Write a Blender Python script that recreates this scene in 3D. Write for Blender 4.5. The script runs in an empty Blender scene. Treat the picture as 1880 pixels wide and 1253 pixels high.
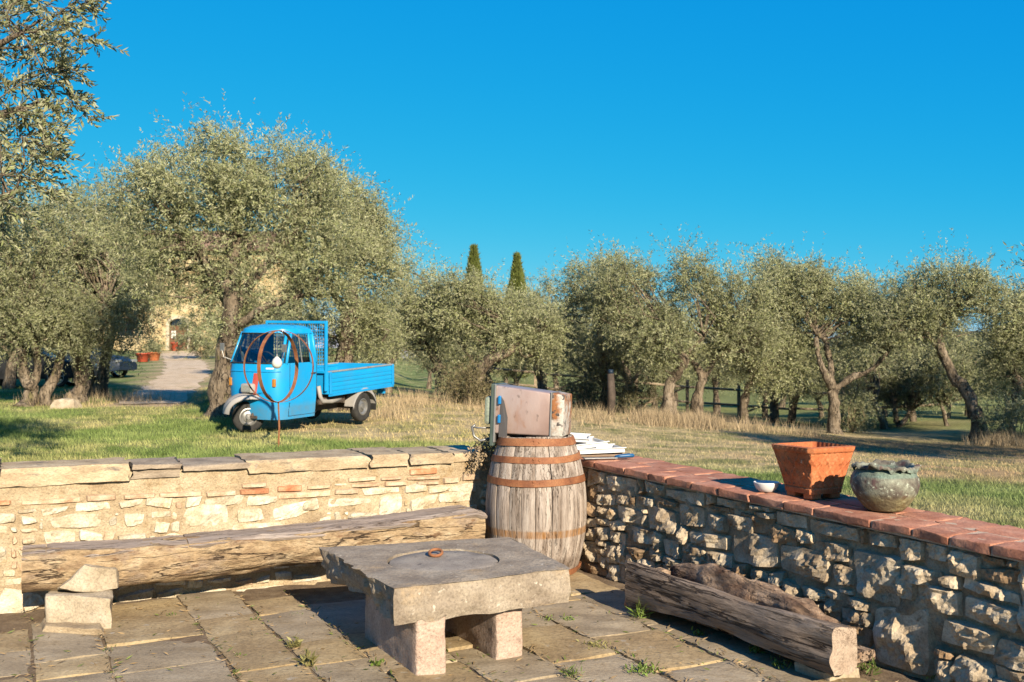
import bpy, bmesh, math, random
import numpy as np
from mathutils import Vector, Matrix
# ------------------------------------------------------------------ camera, sky, sun, exposure
SC = bpy.context.scene
COL = SC.collection
F, PCX, PCY = 1828.0, 940.0, 626.5          # focal length and centre in photograph pixels
EYE = 1.5
PITCH = math.atan((655.0 - PCY) / F)
cam_d = bpy.data.cameras.new("camera"); cam = bpy.data.objects.new("camera", cam_d); COL.objects.link(cam)
cam.location = (0, 0, EYE); cam.rotation_euler = (math.pi / 2 + PITCH, 0, 0)
cam_d.sensor_width = 36.0; cam_d.lens = F / 1880 * 36.0
cam_d.clip_start = 0.05; cam_d.clip_end = 3000
cam_d.dof.use_dof = True; cam_d.dof.focus_distance = 6.3; cam_d.dof.aperture_fstop = 5.0
SC.camera = cam
SUN_EL = math.radians(25.0); SUN_AZ = math.atan2(0.425, -0.905)      # azimuth from +Y towards +X
SUN = Vector((math.sin(SUN_AZ) * math.cos(SUN_EL), math.cos(SUN_AZ) * math.cos(SUN_EL), math.sin(SUN_EL)))
world = bpy.data.worlds.new("World"); SC.world = world; world.use_nodes = True
wt = world.node_tree; wt.nodes.clear()
sky = wt.nodes.new("ShaderNodeTexSky"); sky.sky_type = 'NISHITA'; sky.sun_disc = False
sky.sun_elevation = SUN_EL; sky.sun_rotation = SUN_AZ
sky.altitude = 1500; sky.air_density = 1.0; sky.dust_density = 0.0; sky.ozone_density = 6.0
# the photograph's deep azure rendering of a clear sky: one tone curve per channel, the same over the whole sky
sp = wt.nodes.new("ShaderNodeSeparateColor"); cbn = wt.nodes.new("ShaderNodeCombineColor"); wt.links.new(sky.outputs[0], sp.inputs[0])
for ch, (top, ex, gain) in enumerate(((7.0, 2.5, .0245), (12.0, .56, .885), (14.0, .13, 2.58))):
    mn = wt.nodes.new("ShaderNodeMath"); mn.operation = 'MINIMUM'; mn.inputs[1].default_value = top; wt.links.new(sp.outputs[ch], mn.inputs[0])
    pw = wt.nodes.new("ShaderNodeMath"); pw.operation = 'POWER'; pw.inputs[1].default_value = ex; wt.links.new(mn.outputs[0], pw.inputs[0])
    ml = wt.nodes.new("ShaderNodeMath"); ml.operation = 'MULTIPLY'; ml.inputs[1].default_value = gain; wt.links.new(pw.outputs[0], ml.inputs[0]); wt.links.new(ml.outputs[0], cbn.inputs[ch])
bg = wt.nodes.new("ShaderNodeBackground"); bg.inputs['Strength'].default_value = 0.1
wo = wt.nodes.new("ShaderNodeOutputWorld")
wt.links.new(cbn.outputs[0], bg.inputs[0]); wt.links.new(bg.outputs[0], wo.inputs[0])
sun_d = bpy.data.lights.new("sun", 'SUN'); sun_d.energy = 5.0; sun_d.angle = math.radians(0.55); sun_d.color = (1.0, 0.86, 0.665)
sun_o = bpy.data.objects.new("sun", sun_d); COL.objects.link(sun_o)
sun_o.rotation_euler = (-SUN).to_track_quat('-Z', 'Y').to_euler(); sun_o.location = (6, -12, 12)
SC.view_settings.view_transform = 'Standard'; SC.view_settings.look = 'None'
SC.view_settings.exposure = 1.3; SC.view_settings.gamma = 1.0; SC.view_settings.use_curve_mapping = False
SC.cycles.max_bounces = 6; SC.cycles.transparent_max_bounces = 8; SC.cycles.use_denoising = True

# ------------------------------------------------------------------ helpers
rng = np.random.default_rng(7); R = random.Random(7)
CP, SP = math.cos(PITCH), math.sin(PITCH)
def ray(x, y):
    a, b = (x - PCX) / F, (PCY - y) / F
    return np.array([a, CP - b * SP, SP + b * CP])
def at(x, y, Y):
    d = ray(x, y); t = Y / d[1]
    return np.array([0, 0, EYE]) + d * t
def on_z(x, y, z):
    d = ray(x, y); t = (z - EYE) / d[2]
    return np.array([0, 0, EYE]) + d * t
def on_plane(x, y, P, n):
    d = ray(x, y); C = np.array([0, 0, EYE]); t = np.dot(np.asarray(P) - C, n) / np.dot(d, n)
    return C + d * t
def _h(i, s):
    i = (i[:, 0] * 73856093) ^ (i[:, 1] * 19349663) ^ (i[:, 2] * 83492791) ^ (s * 2654435)
    i = (i ^ (i >> 13)) * 1274126177; i = i ^ (i >> 16)
    return (i & 0xffff) / 65535.0
def vnoise(p, s=0):
    p = np.asarray(p, float); i = np.floor(p).astype(np.int64); f = p - i; f = f * f * (3 - 2 * f); r = 0
    for a in (0, 1):
        for b in (0, 1):
            for c in (0, 1):
                w = (f[:, 0] if a else 1 - f[:, 0]) * (f[:, 1] if b else 1 - f[:, 1]) * (f[:, 2] if c else 1 - f[:, 2])
                r = r + w * _h(i + np.array([a, b, c]), s)
    return r * 2 - 1
def fbm(p, o=4, s=0):
    p = np.asarray(p, float); r = 0; a = 1.0
    for k in range(o):
        r = r + a * vnoise(p * 2 ** k + 17.3 * k, s + k); a *= .5
    return r
def sstep(a, b, x):
    t = np.clip((x - a) / (b - a), 0, 1); return t * t * (3 - 2 * t)

def empty(name, loc=(0, 0, 0), rz=0, label=None, cat=None, group=None, kind=None):
    o = bpy.data.objects.new(name, None); COL.objects.link(o); o.location = loc; o.rotation_euler = (0, 0, rz)
    o.empty_display_size = .1
    return tag(o, label, cat, group, kind)
def tag(o, label=None, cat=None, group=None, kind=None):
    if label: o['label'] = label
    if cat: o['category'] = cat
    if group: o['group'] = group
    if kind: o['kind'] = kind
    return o
def topworld(p):
    while p.parent: p = p.parent
    return np.array(p.location)
def mk(name, v, f, m, parent=None, smooth=False, world=True, col=None):
    """one mesh object; world=True: v are world coordinates and the thing's root is only translated"""
    me = bpy.data.meshes.new(name); v = np.asarray(v, float)
    if parent is not None and world: v = v - topworld(parent)
    me.from_pydata(v.tolist() if len(v) < 60000 else v, [], f); me.update()
    if m: me.materials.append(m)
    if smooth: me.polygons.foreach_set('use_smooth', [True] * len(me.polygons))
    if col is not None:
        ca = me.color_attributes.new('Col', 'FLOAT_COLOR', 'POINT')
        ca.data.foreach_set('color', np.hstack([col, np.ones((len(col), 1))]).astype(np.float32).ravel())
    o = bpy.data.objects.new(name, me); COL.objects.link(o)
    if parent is not None: o.parent = parent
    return o
def mk_fast(name, v, idx, k, m, parent=None, col=None, world=True):
    """many equal k-gons: v (N*k,3)"""
    v = np.asarray(v, np.float32)
    if parent is not None and world: v = v - topworld(parent).astype(np.float32)
    n = len(v); nf = len(idx) // k; me = bpy.data.meshes.new(name)
    me.vertices.add(n); me.vertices.foreach_set('co', v.ravel())
    me.loops.add(len(idx)); me.loops.foreach_set('vertex_index', np.asarray(idx, np.int32))
    me.polygons.add(nf); me.polygons.foreach_set('loop_start', np.arange(0, nf * k, k, dtype=np.int32))
    me.update(calc_edges=True)
    if m: me.materials.append(m)
    if col is not None:
        ca = me.color_attributes.new('Col', 'FLOAT_COLOR', 'POINT')
        ca.data.foreach_set('color', np.hstack([col, np.ones((n, 1))]).astype(np.float32).ravel())
    o = bpy.data.objects.new(name, me); COL.objects.link(o)
    if parent is not None: o.parent = parent
    return o
class MB:
    """collects shapes for one mesh"""
    def __init__(s): s.v = []; s.f = []
    def add(s, v, f):
        b = len(s.v); s.v += [tuple(map(float, p)) for p in v]; s.f += [tuple(b + i for i in q) for q in f]; return s
    def box(s, x0, x1, y0, y1, z0, z1, bev=0.0):
        if bev <= 0:
            v = [(x, y, z) for z in (z0, z1) for y in (y0, y1) for x in (x0, x1)]
            return s.add(v, [(0, 2, 3, 1), (4, 5, 7, 6), (0, 1, 5, 4), (2, 6, 7, 3), (0, 4, 6, 2), (1, 3, 7, 5)])
        bm = bmesh.new(); bmesh.ops.create_cube(bm, size=1)
        for w in bm.verts: w.co = Vector(((x0 + x1) / 2 + w.co.x * (x1 - x0), (y0 + y1) / 2 + w.co.y * (y1 - y0), (z0 + z1) / 2 + w.co.z * (z1 - z0)))
        bmesh.ops.bevel(bm, geom=bm.edges[:], offset=bev, segments=2, profile=.5, affect='EDGES')
        bm.verts.index_update(); s.add([w.co for w in bm.verts], [[w.index for w in q.verts] for q in bm.faces]); bm.free(); return s
    def tube(s, pts, rad, n=8, cap=True, noise=0, seed=0):
        pts = [Vector(p) for p in pts]; m = len(pts)
        if not hasattr(rad, '__len__'): rad = [rad] * m
        V = []; up = None
        for i, p in enumerate(pts):
            t = (pts[min(i + 1, m - 1)] - pts[max(i - 1, 0)]).normalized()
            if up is None:
                up = t.orthogonal().normalized()
            else:
                up = (up - t * up.dot(t)); up = up.normalized() if up.length > 1e-6 else t.orthogonal().normalized()
            w = t.cross(up)
            for k in range(n):
                a = 2 * math.pi * k / n
                V.append(p + (up * math.cos(a) + w * math.sin(a)) * rad[i])
        if noise:
            A = np.array([tuple(q) for q in V]); C = np.repeat(np.array([tuple(p) for p in pts]), n, 0)
            d = A - C; A = C + d * (1 + noise * (fbm(A * 5 + seed, 2)))[:, None]; V = A
        f = [(i * n + k, i * n + (k + 1) % n, (i + 1) * n + (k + 1) % n, (i + 1) * n + k) for i in range(m - 1) for k in range(n)]
        if cap: f += [tuple(range(n - 1, -1, -1)), tuple((m - 1) * n + k for k in range(n))]
        return s.add(V, f)
    def lathe(s, prof, n=32, c=(0, 0, 0), M=None, closed=False):
        V = []
        for r, z in prof:
            for k in range(n):
                a = 2 * math.pi * k / n; p = Vector((r * math.cos(a), r * math.sin(a), z))
                if M is not None: p = M @ p
                V.append((p.x + c[0], p.y + c[1], p.z + c[2]))
        m = len(prof); f = [(i * n + k, i * n + (k + 1) % n, (i + 1) * n + (k + 1) % n, (i + 1) * n + k) for i in range(m - 1) for k in range(n)]
        if closed: f += [((m - 1) * n + k, (m - 1) * n + (k + 1) % n, (k + 1) % n, k) for k in range(n)]
        return s.add(V, f)
    def grid(s, G):
        """G (a,b,3) array"""
        a, b = G.shape[:2]
        return s.add(G.reshape(-1, 3), [(i * b + j, i * b + j + 1, (i + 1) * b + j + 1, (i + 1) * b + j) for i in range(a - 1) for j in range(b - 1)])
    def build(s, name, m, parent=None, smooth=False, world=False):
        o = mk(name, s.v, s.f, m, parent, smooth, world)
        return o
def children(o): return [c for c in bpy.data.objects if c.parent == o]
def copy_tree(o, parent=None):
    kids = list(o.children)
    c = o.copy(); COL.objects.link(c); c.parent = parent
    for k in kids: copy_tree(k, c)
    return c
def sharp(o, ang=35):
    me = o.data; me.polygons.foreach_set('use_smooth', [True] * len(me.polygons))
    bm = bmesh.new(); bm.from_mesh(me); a = math.radians(ang)
    for e in bm.edges:
        if len(e.link_faces) == 2 and e.calc_face_angle(0) > a: e.smooth = False
    bm.to_mesh(me); bm.free(); return o
def fixn(o):
    bm = bmesh.new(); bm.from_mesh(o.data); bmesh.ops.recalc_face_normals(bm, faces=bm.faces[:]); bm.to_mesh(o.data); bm.free(); return o

# ------------------------------------------------------------------ materials
def mat(name, cols, scale=6, rough=.85, bump=.3, bscale=40, bdist=.01, stretch=(1, 1, 1), rnd=.12, metallic=0.0, spec=.3,
        attr=False, trans=0.0, lo=.3, hi=.7, detail=6, cracks=None, spots=None, bands=None, coat=0, grain=None, alb=None):
    m = bpy.data.materials.new(name); m.use_nodes = True; t = m.node_tree; N = t.nodes; L = t.links; N.clear()
    out = N.new("ShaderNodeOutputMaterial"); b = N.new("ShaderNodeBsdfPrincipled")
    b.inputs['Roughness'].default_value = rough; b.inputs['Metallic'].default_value = metallic
    b.inputs['Specular IOR Level'].default_value = spec; b.inputs['Coat Weight'].default_value = coat
    tc = N.new("ShaderNodeTexCoord"); mp = N.new("ShaderNodeMapping"); mp.inputs['Scale'].default_value = stretch
    L.new(tc.outputs['Object'], mp.inputs[0])
    oi = N.new("ShaderNodeObjectInfo")
    rv = N.new("ShaderNodeVectorMath"); rv.operation = 'MULTIPLY_ADD'; rv.inputs[1].default_value = (1, 1, 1)
    cb = N.new("ShaderNodeCombineXYZ")
    mm = N.new("ShaderNodeMath"); mm.operation = 'MULTIPLY'; mm.inputs[1].default_value = 37.0
    L.new(oi.outputs['Random'], mm.inputs[0])
    for k in range(3): L.new(mm.outputs[0], cb.inputs[k])
    L.new(mp.outputs[0], rv.inputs[0]); L.new(cb.outputs[0], rv.inputs[2])
    vec = rv.outputs[0]
    def noise(sc, det=detail, ro=.55):
        n = N.new("ShaderNodeTexNoise"); n.inputs['Scale'].default_value = sc; n.inputs['Detail'].default_value = det
        n.inputs['Roughness'].default_value = ro; L.new(vec, n.inputs['Vector']); return n.outputs['Fac']
    def ramp(src, stops):
        r = N.new("ShaderNodeValToRGB"); e = r.color_ramp.elements
        while len(e) < len(stops): e.new(.5)
        for k, (p, c) in enumerate(stops):
            e[k].position = p; e[k].color = (*c, 1) if len(c) == 3 else c
        L.new(src, r.inputs[0]); return r.outputs[0]
    def mix(fac, a, c, mode='MIX'):
        x = N.new("ShaderNodeMix"); x.data_type = 'RGBA'; x.blend_type = mode
        if isinstance(fac, (int, float)): x.inputs[0].default_value = fac
        else: L.new(fac, x.inputs[0])
        for s, k in ((a, 6), (c, 7)):
            if isinstance(s, tuple): x.inputs[k].default_value = (*s, 1)
            else: L.new(s, x.inputs[k])
        return x.outputs[2]
    if attr:
        a = N.new("ShaderNodeAttribute"); a.attribute_name = 'Col'; base = a.outputs['Color']
        if cols:
            base = mix(1.0, base, ramp(noise(scale), [(lo + (hi - lo) * k / max(1, len(cols) - 1), c) for k, c in enumerate(cols)]), 'MULTIPLY')
    elif len(cols) == 1:
        g = noise(scale); base = ramp(g, [(.2, tuple(x * .86 for x in cols[0])), (.8, tuple(min(1, x * 1.12) for x in cols[0]))])
    else:
        base = ramp(noise(scale), [(lo + (hi - lo) * k / (len(cols) - 1), c) for k, c in enumerate(cols)])
    hgt = None
    if spots:                                   # (scale, lo, hi, colour)
        for (sc, l_, h_, c) in spots:
            base = mix(ramp(noise(sc, 5, .6), [(l_, (0, 0, 0)), (h_, (1, 1, 1))]), base, c)
    if bands:                                   # (z0, z1, colour, strength): worn marks at a height of the object
        sx = N.new("ShaderNodeSeparateXYZ"); L.new(tc.outputs['Object'], sx.inputs[0])
        for (z0, z1, c, st) in bands:
            mr = N.new("ShaderNodeMapRange"); mr.inputs[1].default_value = z0; mr.inputs[2].default_value = z1
            L.new(sx.outputs[2], mr.inputs[0])
            w = ramp(mr.outputs[0], [(0, (0, 0, 0)), (.2, (1, 1, 1)), (.8, (1, 1, 1)), (1, (0, 0, 0))])
            nn = ramp(noise(9, 4), [(.3, (st * .3,) * 3), (.65, (st,) * 3)])
            base = mix(mix(1.0, w, nn, 'MULTIPLY'), base, c)
    if cracks:                                  # (scale, width, stretch, depth colour)
        sc, wd, st, c = cracks
        m2 = N.new("ShaderNodeMapping"); m2.inputs['Scale'].default_value = st; L.new(tc.outputs['Object'], m2.inputs[0])
        n2 = N.new("ShaderNodeTexNoise"); n2.inputs['Scale'].default_value = sc * 2.2; n2.inputs['Detail'].default_value = 4; L.new(m2.outputs[0], n2.inputs['Vector'])
        wv = N.new("ShaderNodeVectorMath"); wv.operation = 'MULTIPLY_ADD'; wv.inputs[1].default_value = (.35, .35, .35); L.new(n2.outputs['Color'], wv.inputs[0]); L.new(m2.outputs[0], wv.inputs[2])
        vo = N.new("ShaderNodeTexVoronoi"); vo.feature = 'DISTANCE_TO_EDGE'; vo.inputs['Scale'].default_value = sc; L.new(wv.outputs[0], vo.inputs['Vector'])
        lines = ramp(vo.outputs['Distance'], [(0, (1, 1, 1)), (wd * .6, (.8, .8, .8)), (wd * 1.6, (0, 0, 0))])
        brk = ramp(noise(4.0, 3), [(.44, (0, 0, 0)), (.56, (1, 1, 1))])
        lines = mix(1.0, lines, brk, 'MULTIPLY')
        base = mix(lines, base, c); hgt = lines
    if grain is None: grain = .75 if bump >= .3 and not attr else 0
    if grain:                                   # fine speckle of the surface itself
        base = mix(grain, base, ramp(noise(bscale * 1.9, 4, .7), [(.30, (.50, .48, .46)), (.5, (1.0, 1.0, 1.0)), (.72, (1.32, 1.30, 1.26))]), 'MULTIPLY')
    if alb is None: alb = .83 if attr else .66
    hv = N.new("ShaderNodeHueSaturation")
    mr = N.new("ShaderNodeMapRange"); mr.inputs[3].default_value = alb * (1 - rnd); mr.inputs[4].default_value = alb * (1 + rnd)
    L.new(oi.outputs['Random'], mr.inputs[0]); L.new(mr.outputs[0], hv.inputs['Value']); L.new(base, hv.inputs['Color'])
    L.new(hv.outputs[0], b.inputs['Base Color'])
    if bump:
        n1 = noise(bscale, 8, .65)
        bn = N.new("ShaderNodeBump"); bn.inputs['Strength'].default_value = bump; bn.inputs['Distance'].default_value = bdist
        src = n1
        if hgt is not None:
            s2 = N.new("ShaderNodeMath"); s2.operation = 'MULTIPLY_ADD'; s2.inputs[1].default_value = -1.3
            L.new(hgt, s2.inputs[0]); L.new(n1, s2.inputs[2]); src = s2.outputs[0]
        L.new(src, bn.inputs['Height']); L.new(bn.outputs[0], b.inputs['Normal'])
    sh = b.outputs[0]
    if trans:
        tr = N.new("ShaderNodeBsdfTranslucent"); L.new(hv.outputs[0], tr.inputs[0])
        ms = N.new("ShaderNodeMixShader"); ms.inputs[0].default_value = trans; L.new(sh, ms.inputs[1]); L.new(tr.outputs[0], ms.inputs[2]); sh = ms.outputs[0]
    L.new(sh, out.inputs[0]); return m
def glassmat(name, tint, fac=.35, rough=.03):
    m = bpy.data.materials.new(name); m.use_nodes = True; t = m.node_tree; t.nodes.clear()
    o = t.nodes.new("ShaderNodeOutputMaterial"); g = t.nodes.new("ShaderNodeBsdfGlossy"); g.inputs['Roughness'].default_value = rough
    tr = t.nodes.new("ShaderNodeBsdfTransparent"); tr.inputs[0].default_value = (*tint, 1)
    fr = t.nodes.new("ShaderNodeFresnel"); fr.inputs[0].default_value = 1.5
    ad = t.nodes.new("ShaderNodeMath"); ad.operation = 'ADD'; ad.inputs[1].default_value = fac * .2; t.links.new(fr.outputs[0], ad.inputs[0])
    mx = t.nodes.new("ShaderNodeMixShader"); t.links.new(ad.outputs[0], mx.inputs[0]); t.links.new(tr.outputs[0], mx.inputs[1]); t.links.new(g.outputs[0], mx.inputs[2])
    t.links.new(mx.outputs[0], o.inputs[0]); return m
m_mortar = mat("lime_mortar", [(.36, .265, .16), (.49, .385, .245), (.59, .49, .335)], 6, .95, 1.0, 45, .018, rnd=0, spots=[(9, .55, .72, (.36, .25, .13))])
m_mortar_dark = mat("earth_mortar", [(.24, .175, .11), (.39, .30, .195), (.52, .42, .29)], 7, .95, .8, 50, .02, rnd=0)
m_stone_cream = mat("cream_stone", [(.46, .36, .225), (.61, .53, .39), (.71, .655, .53)], 9, .9, .7, 45, .010, rnd=.15, spots=[(5, .6, .75, (.45, .30, .13))])
m_brick_pale = mat("limewashed_brick", [(.46, .29, .175), (.57, .42, .28), (.64, .54, .40)], 14, .9, .4, 60, .005, rnd=.12)
m_brick_red = mat("worn_red_brick", [(.42, .16, .075), (.52, .25, .13), (.62, .42, .27)], 12, .9, .4, 60, .005, rnd=.1)
m_cap = mat("grey_sandstone_cap", [(.30, .22, .135), (.46, .355, .225), (.56, .46, .315)], 5, .9, .6, 35, .012, stretch=(1, 1, 2.5), rnd=.13, spots=[(7, .58, .7, (.20, .165, .13)), (30, .66, .74, (.55, .5, .4))])
m_cap_dark = mat("dark_slate_cap", [(.21, .16, .115), (.33, .265, .195), (.43, .35, .255)], 6, .9, .6, 35, .01, stretch=(1, 1, 4), rnd=.1)
m_stone_wall = mat("limestone_rubble", [(.30, .21, .125), (.50, .40, .275), (.68, .59, .45)], 7, .92, .65, 45, .012, rnd=.16, spots=[(5, .6, .72, (.33, .205, .095))])
m_stone_brown = mat("brown_sandstone", [(.21, .13, .07), (.33, .22, .125), (.43, .32, .2)], 8, .92, .6, 45, .01, rnd=.15)
m_tile = mat("terracotta_coping_tile", [(.36, .145, .085), (.47, .21, .13), (.55, .29, .195)], 7, .9, .6, 45, .007, rnd=.1, spots=[(10, .6, .75, (.36, .16, .10)), (40, .68, .78, (.60, .42, .30))])
m_joint = mat("tile_joint_mortar", [(.50, .36, .25), (.62, .48, .36)], 20, .95, .4, 80, .004, rnd=0)
m_slab = mat("paving_sandstone", [(.28, .195, .10), (.385, .285, .155), (.46, .36, .21)], 3.5, .85, .55, 26, .010, rnd=.13, spots=[(2.4, .52, .68, (.31, .22, .115)), (16, .62, .72, (.46, .40, .31))])
m_slab_blue = mat("blue_grey_sandstone", [(.27, .21, .135), (.37, .295, .195), (.45, .37, .255)], 4, .82, .5, 30, .009, stretch=(1, 1.8, 1), rnd=.1, spots=[(3, .55, .7, (.31, .23, .13))])
m_dirt = mat("joint_dirt", [(.13, .085, .05), (.20, .14, .085), (.27, .20, .125)], 12, 1, .8, 60, .012, rnd=0)
m_table = mat("table_stone", [(.24, .19, .14), (.335, .275, .205), (.425, .36, .275)], 6, .85, .9, 42, .012, rnd=.03, spots=[(3.2, .56, .70, (.40, .285, .16)), (26, .64, .70, (.56, .50, .41)), (45, .66, .72, (.15, .12, .10))])
m_lid = mat("stone_disc", [(.235, .20, .16), (.33, .285, .235), (.40, .355, .29)], 7, .85, .6, 60, .006, rnd=0, spots=[(30, .6, .68, (.13, .11, .095))])
m_pillar = mat("pink_rendered_block", [(.43, .30, .23), (.52, .385, .30), (.58, .45, .36)], 10, .92, .9, 42, .016, rnd=.05, spots=[(5, .62, .75, (.40, .34, .19))])
m_rust = mat("rusty_iron", [(.15, .055, .025), (.26, .10, .042), (.36, .165, .07)], 9, .75, .35, 60, .003, rnd=.06, spec=.3)
m_log_top = mat("weathered_grey_wood", [(.25, .195, .155), (.37, .30, .25), (.46, .39, .33)], 7, .85, .7, 28, .012, stretch=(.25, 3, 3), rnd=0, cracks=(4, .03, (.25, 5, 5), (.10, .065, .045)))
m_log_bark = mat("bare_log_wood", [(.22, .14, .08), (.40, .285, .165), (.54, .42, .275)], 8, .9, 1.0, 22, .025, stretch=(.75, 1.6, 1.6), rnd=0, cracks=(3.4, .022, (.45, 4.0, 4.0), (.10, .055, .028)), spots=[(7, .55, .66, (.34, .255, .18)), (14, .60, .68, (.22, .13, .07))])
m_trough = mat("old_oak_timber", [(.19, .135, .095), (.295, .22, .16), (.40, .315, .245)], 7, .88, .95, 22, .016, stretch=(.3, 2.6, 2.6), rnd=.03, cracks=(4.2, .05, (.28, 4, 4), (.035, .02, .012)))
m_rot = mat("rotten_wood", [(.15, .08, .05), (.36, .245, .165), (.52, .40, .30)], 9, .95, 1.0, 24, .03, stretch=(.6, 1.4, 1.4), rnd=.03, cracks=(6, .06, (.6, 3, 3), (.025, .012, .008)))
m_end = mat("sawn_end_grain", [(.35, .26, .19), (.46, .365, .28)], 14, .9, .5, 50, .008, rnd=0, cracks=(5, .02, (1, 2, 4), (.1, .06, .04)))
m_stave = mat("weathered_oak_stave", [(.20, .15, .115), (.37, .305, .255), (.53, .465, .405)], 6, .85, .7, 30, .006, stretch=(5, 5, .35), rnd=.17, spec=.25,
              cracks=(5, .03, (7, 7, .25), (.07, .045, .03)), bands=[(-.02, .16, (.16, .115, .085), .7), (.285, .345, (.33, .165, .055), 1.0)])
# ------------------------------------------------------------------ layout
WL = np.array([.906, .423, 0]); WLn = np.array([.423, -.906, 0])            # left wall: along, and towards the terrace
WR = np.array([.508, -.862, 0]); WRn = np.array([-.862, -.508, 0])          # right wall: along (towards us), and towards the terrace
CORNER = np.array([.285, 7.43, 0])
def in_terrace(X, Y):
    d1 = (X - CORNER[0]) * WLn[0] + (Y - CORNER[1]) * WLn[1]
    d2 = (X - CORNER[0]) * WRn[0] + (Y - CORNER[1]) * WRn[1]
    return np.minimum(d1, d2)                                               # > 0 inside
def ground_z(X, Y):
    X = np.asarray(X, float); Y = np.asarray(Y, float)
    w = sstep(7, 25, Y)
    z = .30 - .085 * np.clip(X + 1.0, -.5, 12) * w * (1 - .3 * sstep(8, 14, X))
    z = z - .03 * np.clip(X, 0, 6) * (1 - w)
    left = sstep(2, -4, X + .12 * Y)
    z = z + left * (np.interp(Y, [0, 16, 22, 30, 45, 60, 85, 120, 400], [0, .02, .1, .2, .55, .95, 1.75, 2.2, 4]))
    z = z - (1 - left) * np.interp(Y, [0, 25, 45, 90, 200, 500], [0, .0, .35, .9, 1.0, .5])
    z = z + .035 * fbm(np.stack([X * .5, Y * .5, X * 0], 1), 3) * sstep(6, 9, Y)
    z = z + .10 * np.exp(-(((X - 1) / 9) ** 2 + ((Y - 24) / 4) ** 2))
    return z
def gz(x, y): return float(ground_z(np.array([x]), np.array([y]))[0])
PATH = [(-8.0, 22.0, .7), (-9.1, 26, .75), (-10.9, 32, .85), (-13.1, 40, .95), (-17.0, 52, 1.1), (-22, 66, 1.2), (-26.5, 79.5, 1.5)]
def path_dist(X, Y):
    px = np.interp(Y, [p[1] for p in PATH], [p[0] for p in PATH]); hw = np.interp(Y, [p[1] for p in PATH], [p[2] for p in PATH])
    d = np.abs(X - px) - hw
    return np.where((Y < 21.0) | (Y > 80), 9., d)
def ground_col(X, Y):
    X = np.asarray(X, float); Y = np.asarray(Y, float)
    P = np.stack([X * .55, Y * .55, X * 0], 1); n = fbm(P, 4, 3); n2 = fbm(P * 5, 3, 9); n3 = fbm(P * .3 + 9, 3, 5)
    green = np.array([.115, .165, .052]); green2 = np.array([.185, .22, .085]); straw = np.array([.42, .33, .185]); dirt = np.array([.32, .215, .12]); fg = np.array([.19, .205, .075])
    c = green + (green2 - green) * np.clip(.5 + .6 * n2, 0, 1)[:, None]
    dry = np.clip(.02 + .5 * n + .25 * n2, 0, 1)
    k = sstep(14.3, 16.0, Y + .4 * X + 1.8) * sstep(-4.6, -2.6, X + .02 * Y) * sstep(33, 27, Y) * sstep(14, 9, X)   # dry strip by the track
    k = k * sstep(9.5, 12.5, Y - 1.0 * np.clip(-X, 0, 9) * 0)
    dry = np.clip(np.maximum(dry, k * (.85 + .5 * n2)), 0, 1)
    kr = sstep(6.5, 9.5, Y) * sstep(20, 14, Y) * sstep(-1.2, .6, X) * .14                                           # right lawn: partly dry
    dry = np.clip(np.maximum(dry, kr + .45 * n + .2 * n2), 0, 1)
    c = c * (1 - dry[:, None]) + straw * dry[:, None]
    br = np.clip(sstep(.15, .8, n3 + .4 * n2) * .7, 0, 1) * k
    c = c * (1 - br[:, None]) + dirt * br[:, None]
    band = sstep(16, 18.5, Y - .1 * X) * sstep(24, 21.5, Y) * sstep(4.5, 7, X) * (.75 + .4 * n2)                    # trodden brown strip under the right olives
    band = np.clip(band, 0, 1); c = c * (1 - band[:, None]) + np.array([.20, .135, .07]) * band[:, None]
    far = sstep(30, 40, Y) * sstep(-6, -1, X); c = c * (1 - far[:, None]) + fg * far[:, None]
    pd = path_dist(X, Y) + .25 * n2
    pk = sstep(.5, -.1, pd); c = c * (1 - pk[:, None]) + np.array([.46, .345, .22]) * pk[:, None]
    return c * (1 + .18 * n2)[:, None], dry
# ------------------------------------------------------------------ ground sheet
xs = np.concatenate([-np.geomspace(9, 700, 55)[::-1], np.arange(-8.8, 9, .2), np.geomspace(9.1, 700, 55)])
ys = np.concatenate([-np.geomspace(4, 300, 16)[::-1], np.arange(-3.8, 24, .2), np.geomspace(24.2, 900, 75)])
XX, YY = np.meshgrid(xs, ys); X, Y = XX.ravel(), YY.ravel()
Z = ground_z(X, Y); ins = in_terrace(X, Y)
Z = np.where(ins > -.22, -.07, Z)
gc, _ = ground_col(X, Y)
a, b = XX.shape; ii = (np.arange(a - 1)[:, None] * b + np.arange(b - 1)).ravel()
m_ground = mat("grassy_earth", [(.55, .55, .55), (1.0, 1.0, 1.0), (1.3, 1.25, 1.15)], 9, 1, .8, 30, .04, attr=True, rnd=0, spec=.05)
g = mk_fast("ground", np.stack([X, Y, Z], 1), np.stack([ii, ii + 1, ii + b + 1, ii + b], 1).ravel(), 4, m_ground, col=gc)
tag(g, "rough grassy ground around the terrace", None, None, 'structure')
# gravel path to the house
pv = []; pf = []
for i, y in enumerate(np.linspace(22, 80, 60)):
    px = np.interp(y, [p[1] for p in PATH], [p[0] for p in PATH]); hw = np.interp(y, [p[1] for p in PATH], [p[2] for p in PATH])
    for k in range(7):
        x = px + (k / 3 - 1) * hw * (1 + .12 * math.sin(y * 1.7 + k)); pv.append((x, y, gz(x, y) + .012 + .01 * (1 - abs(k - 3) / 3)))
    if i: pf += [((i - 1) * 7 + k, (i - 1) * 7 + k + 1, i * 7 + k + 1, i * 7 + k) for k in range(6)]
m_path = mat("pale_gravel", [(.52, .385, .245), (.66, .51, .345), (.74, .60, .43)], 3, 1, .5, 40, .02, rnd=0, spots=[(.9, .60, .72, (.24, .23, .08))])
tag(mk("path", pv, pf, m_path), "pale gravel path leading up to the house", None, None, 'structure')

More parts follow.
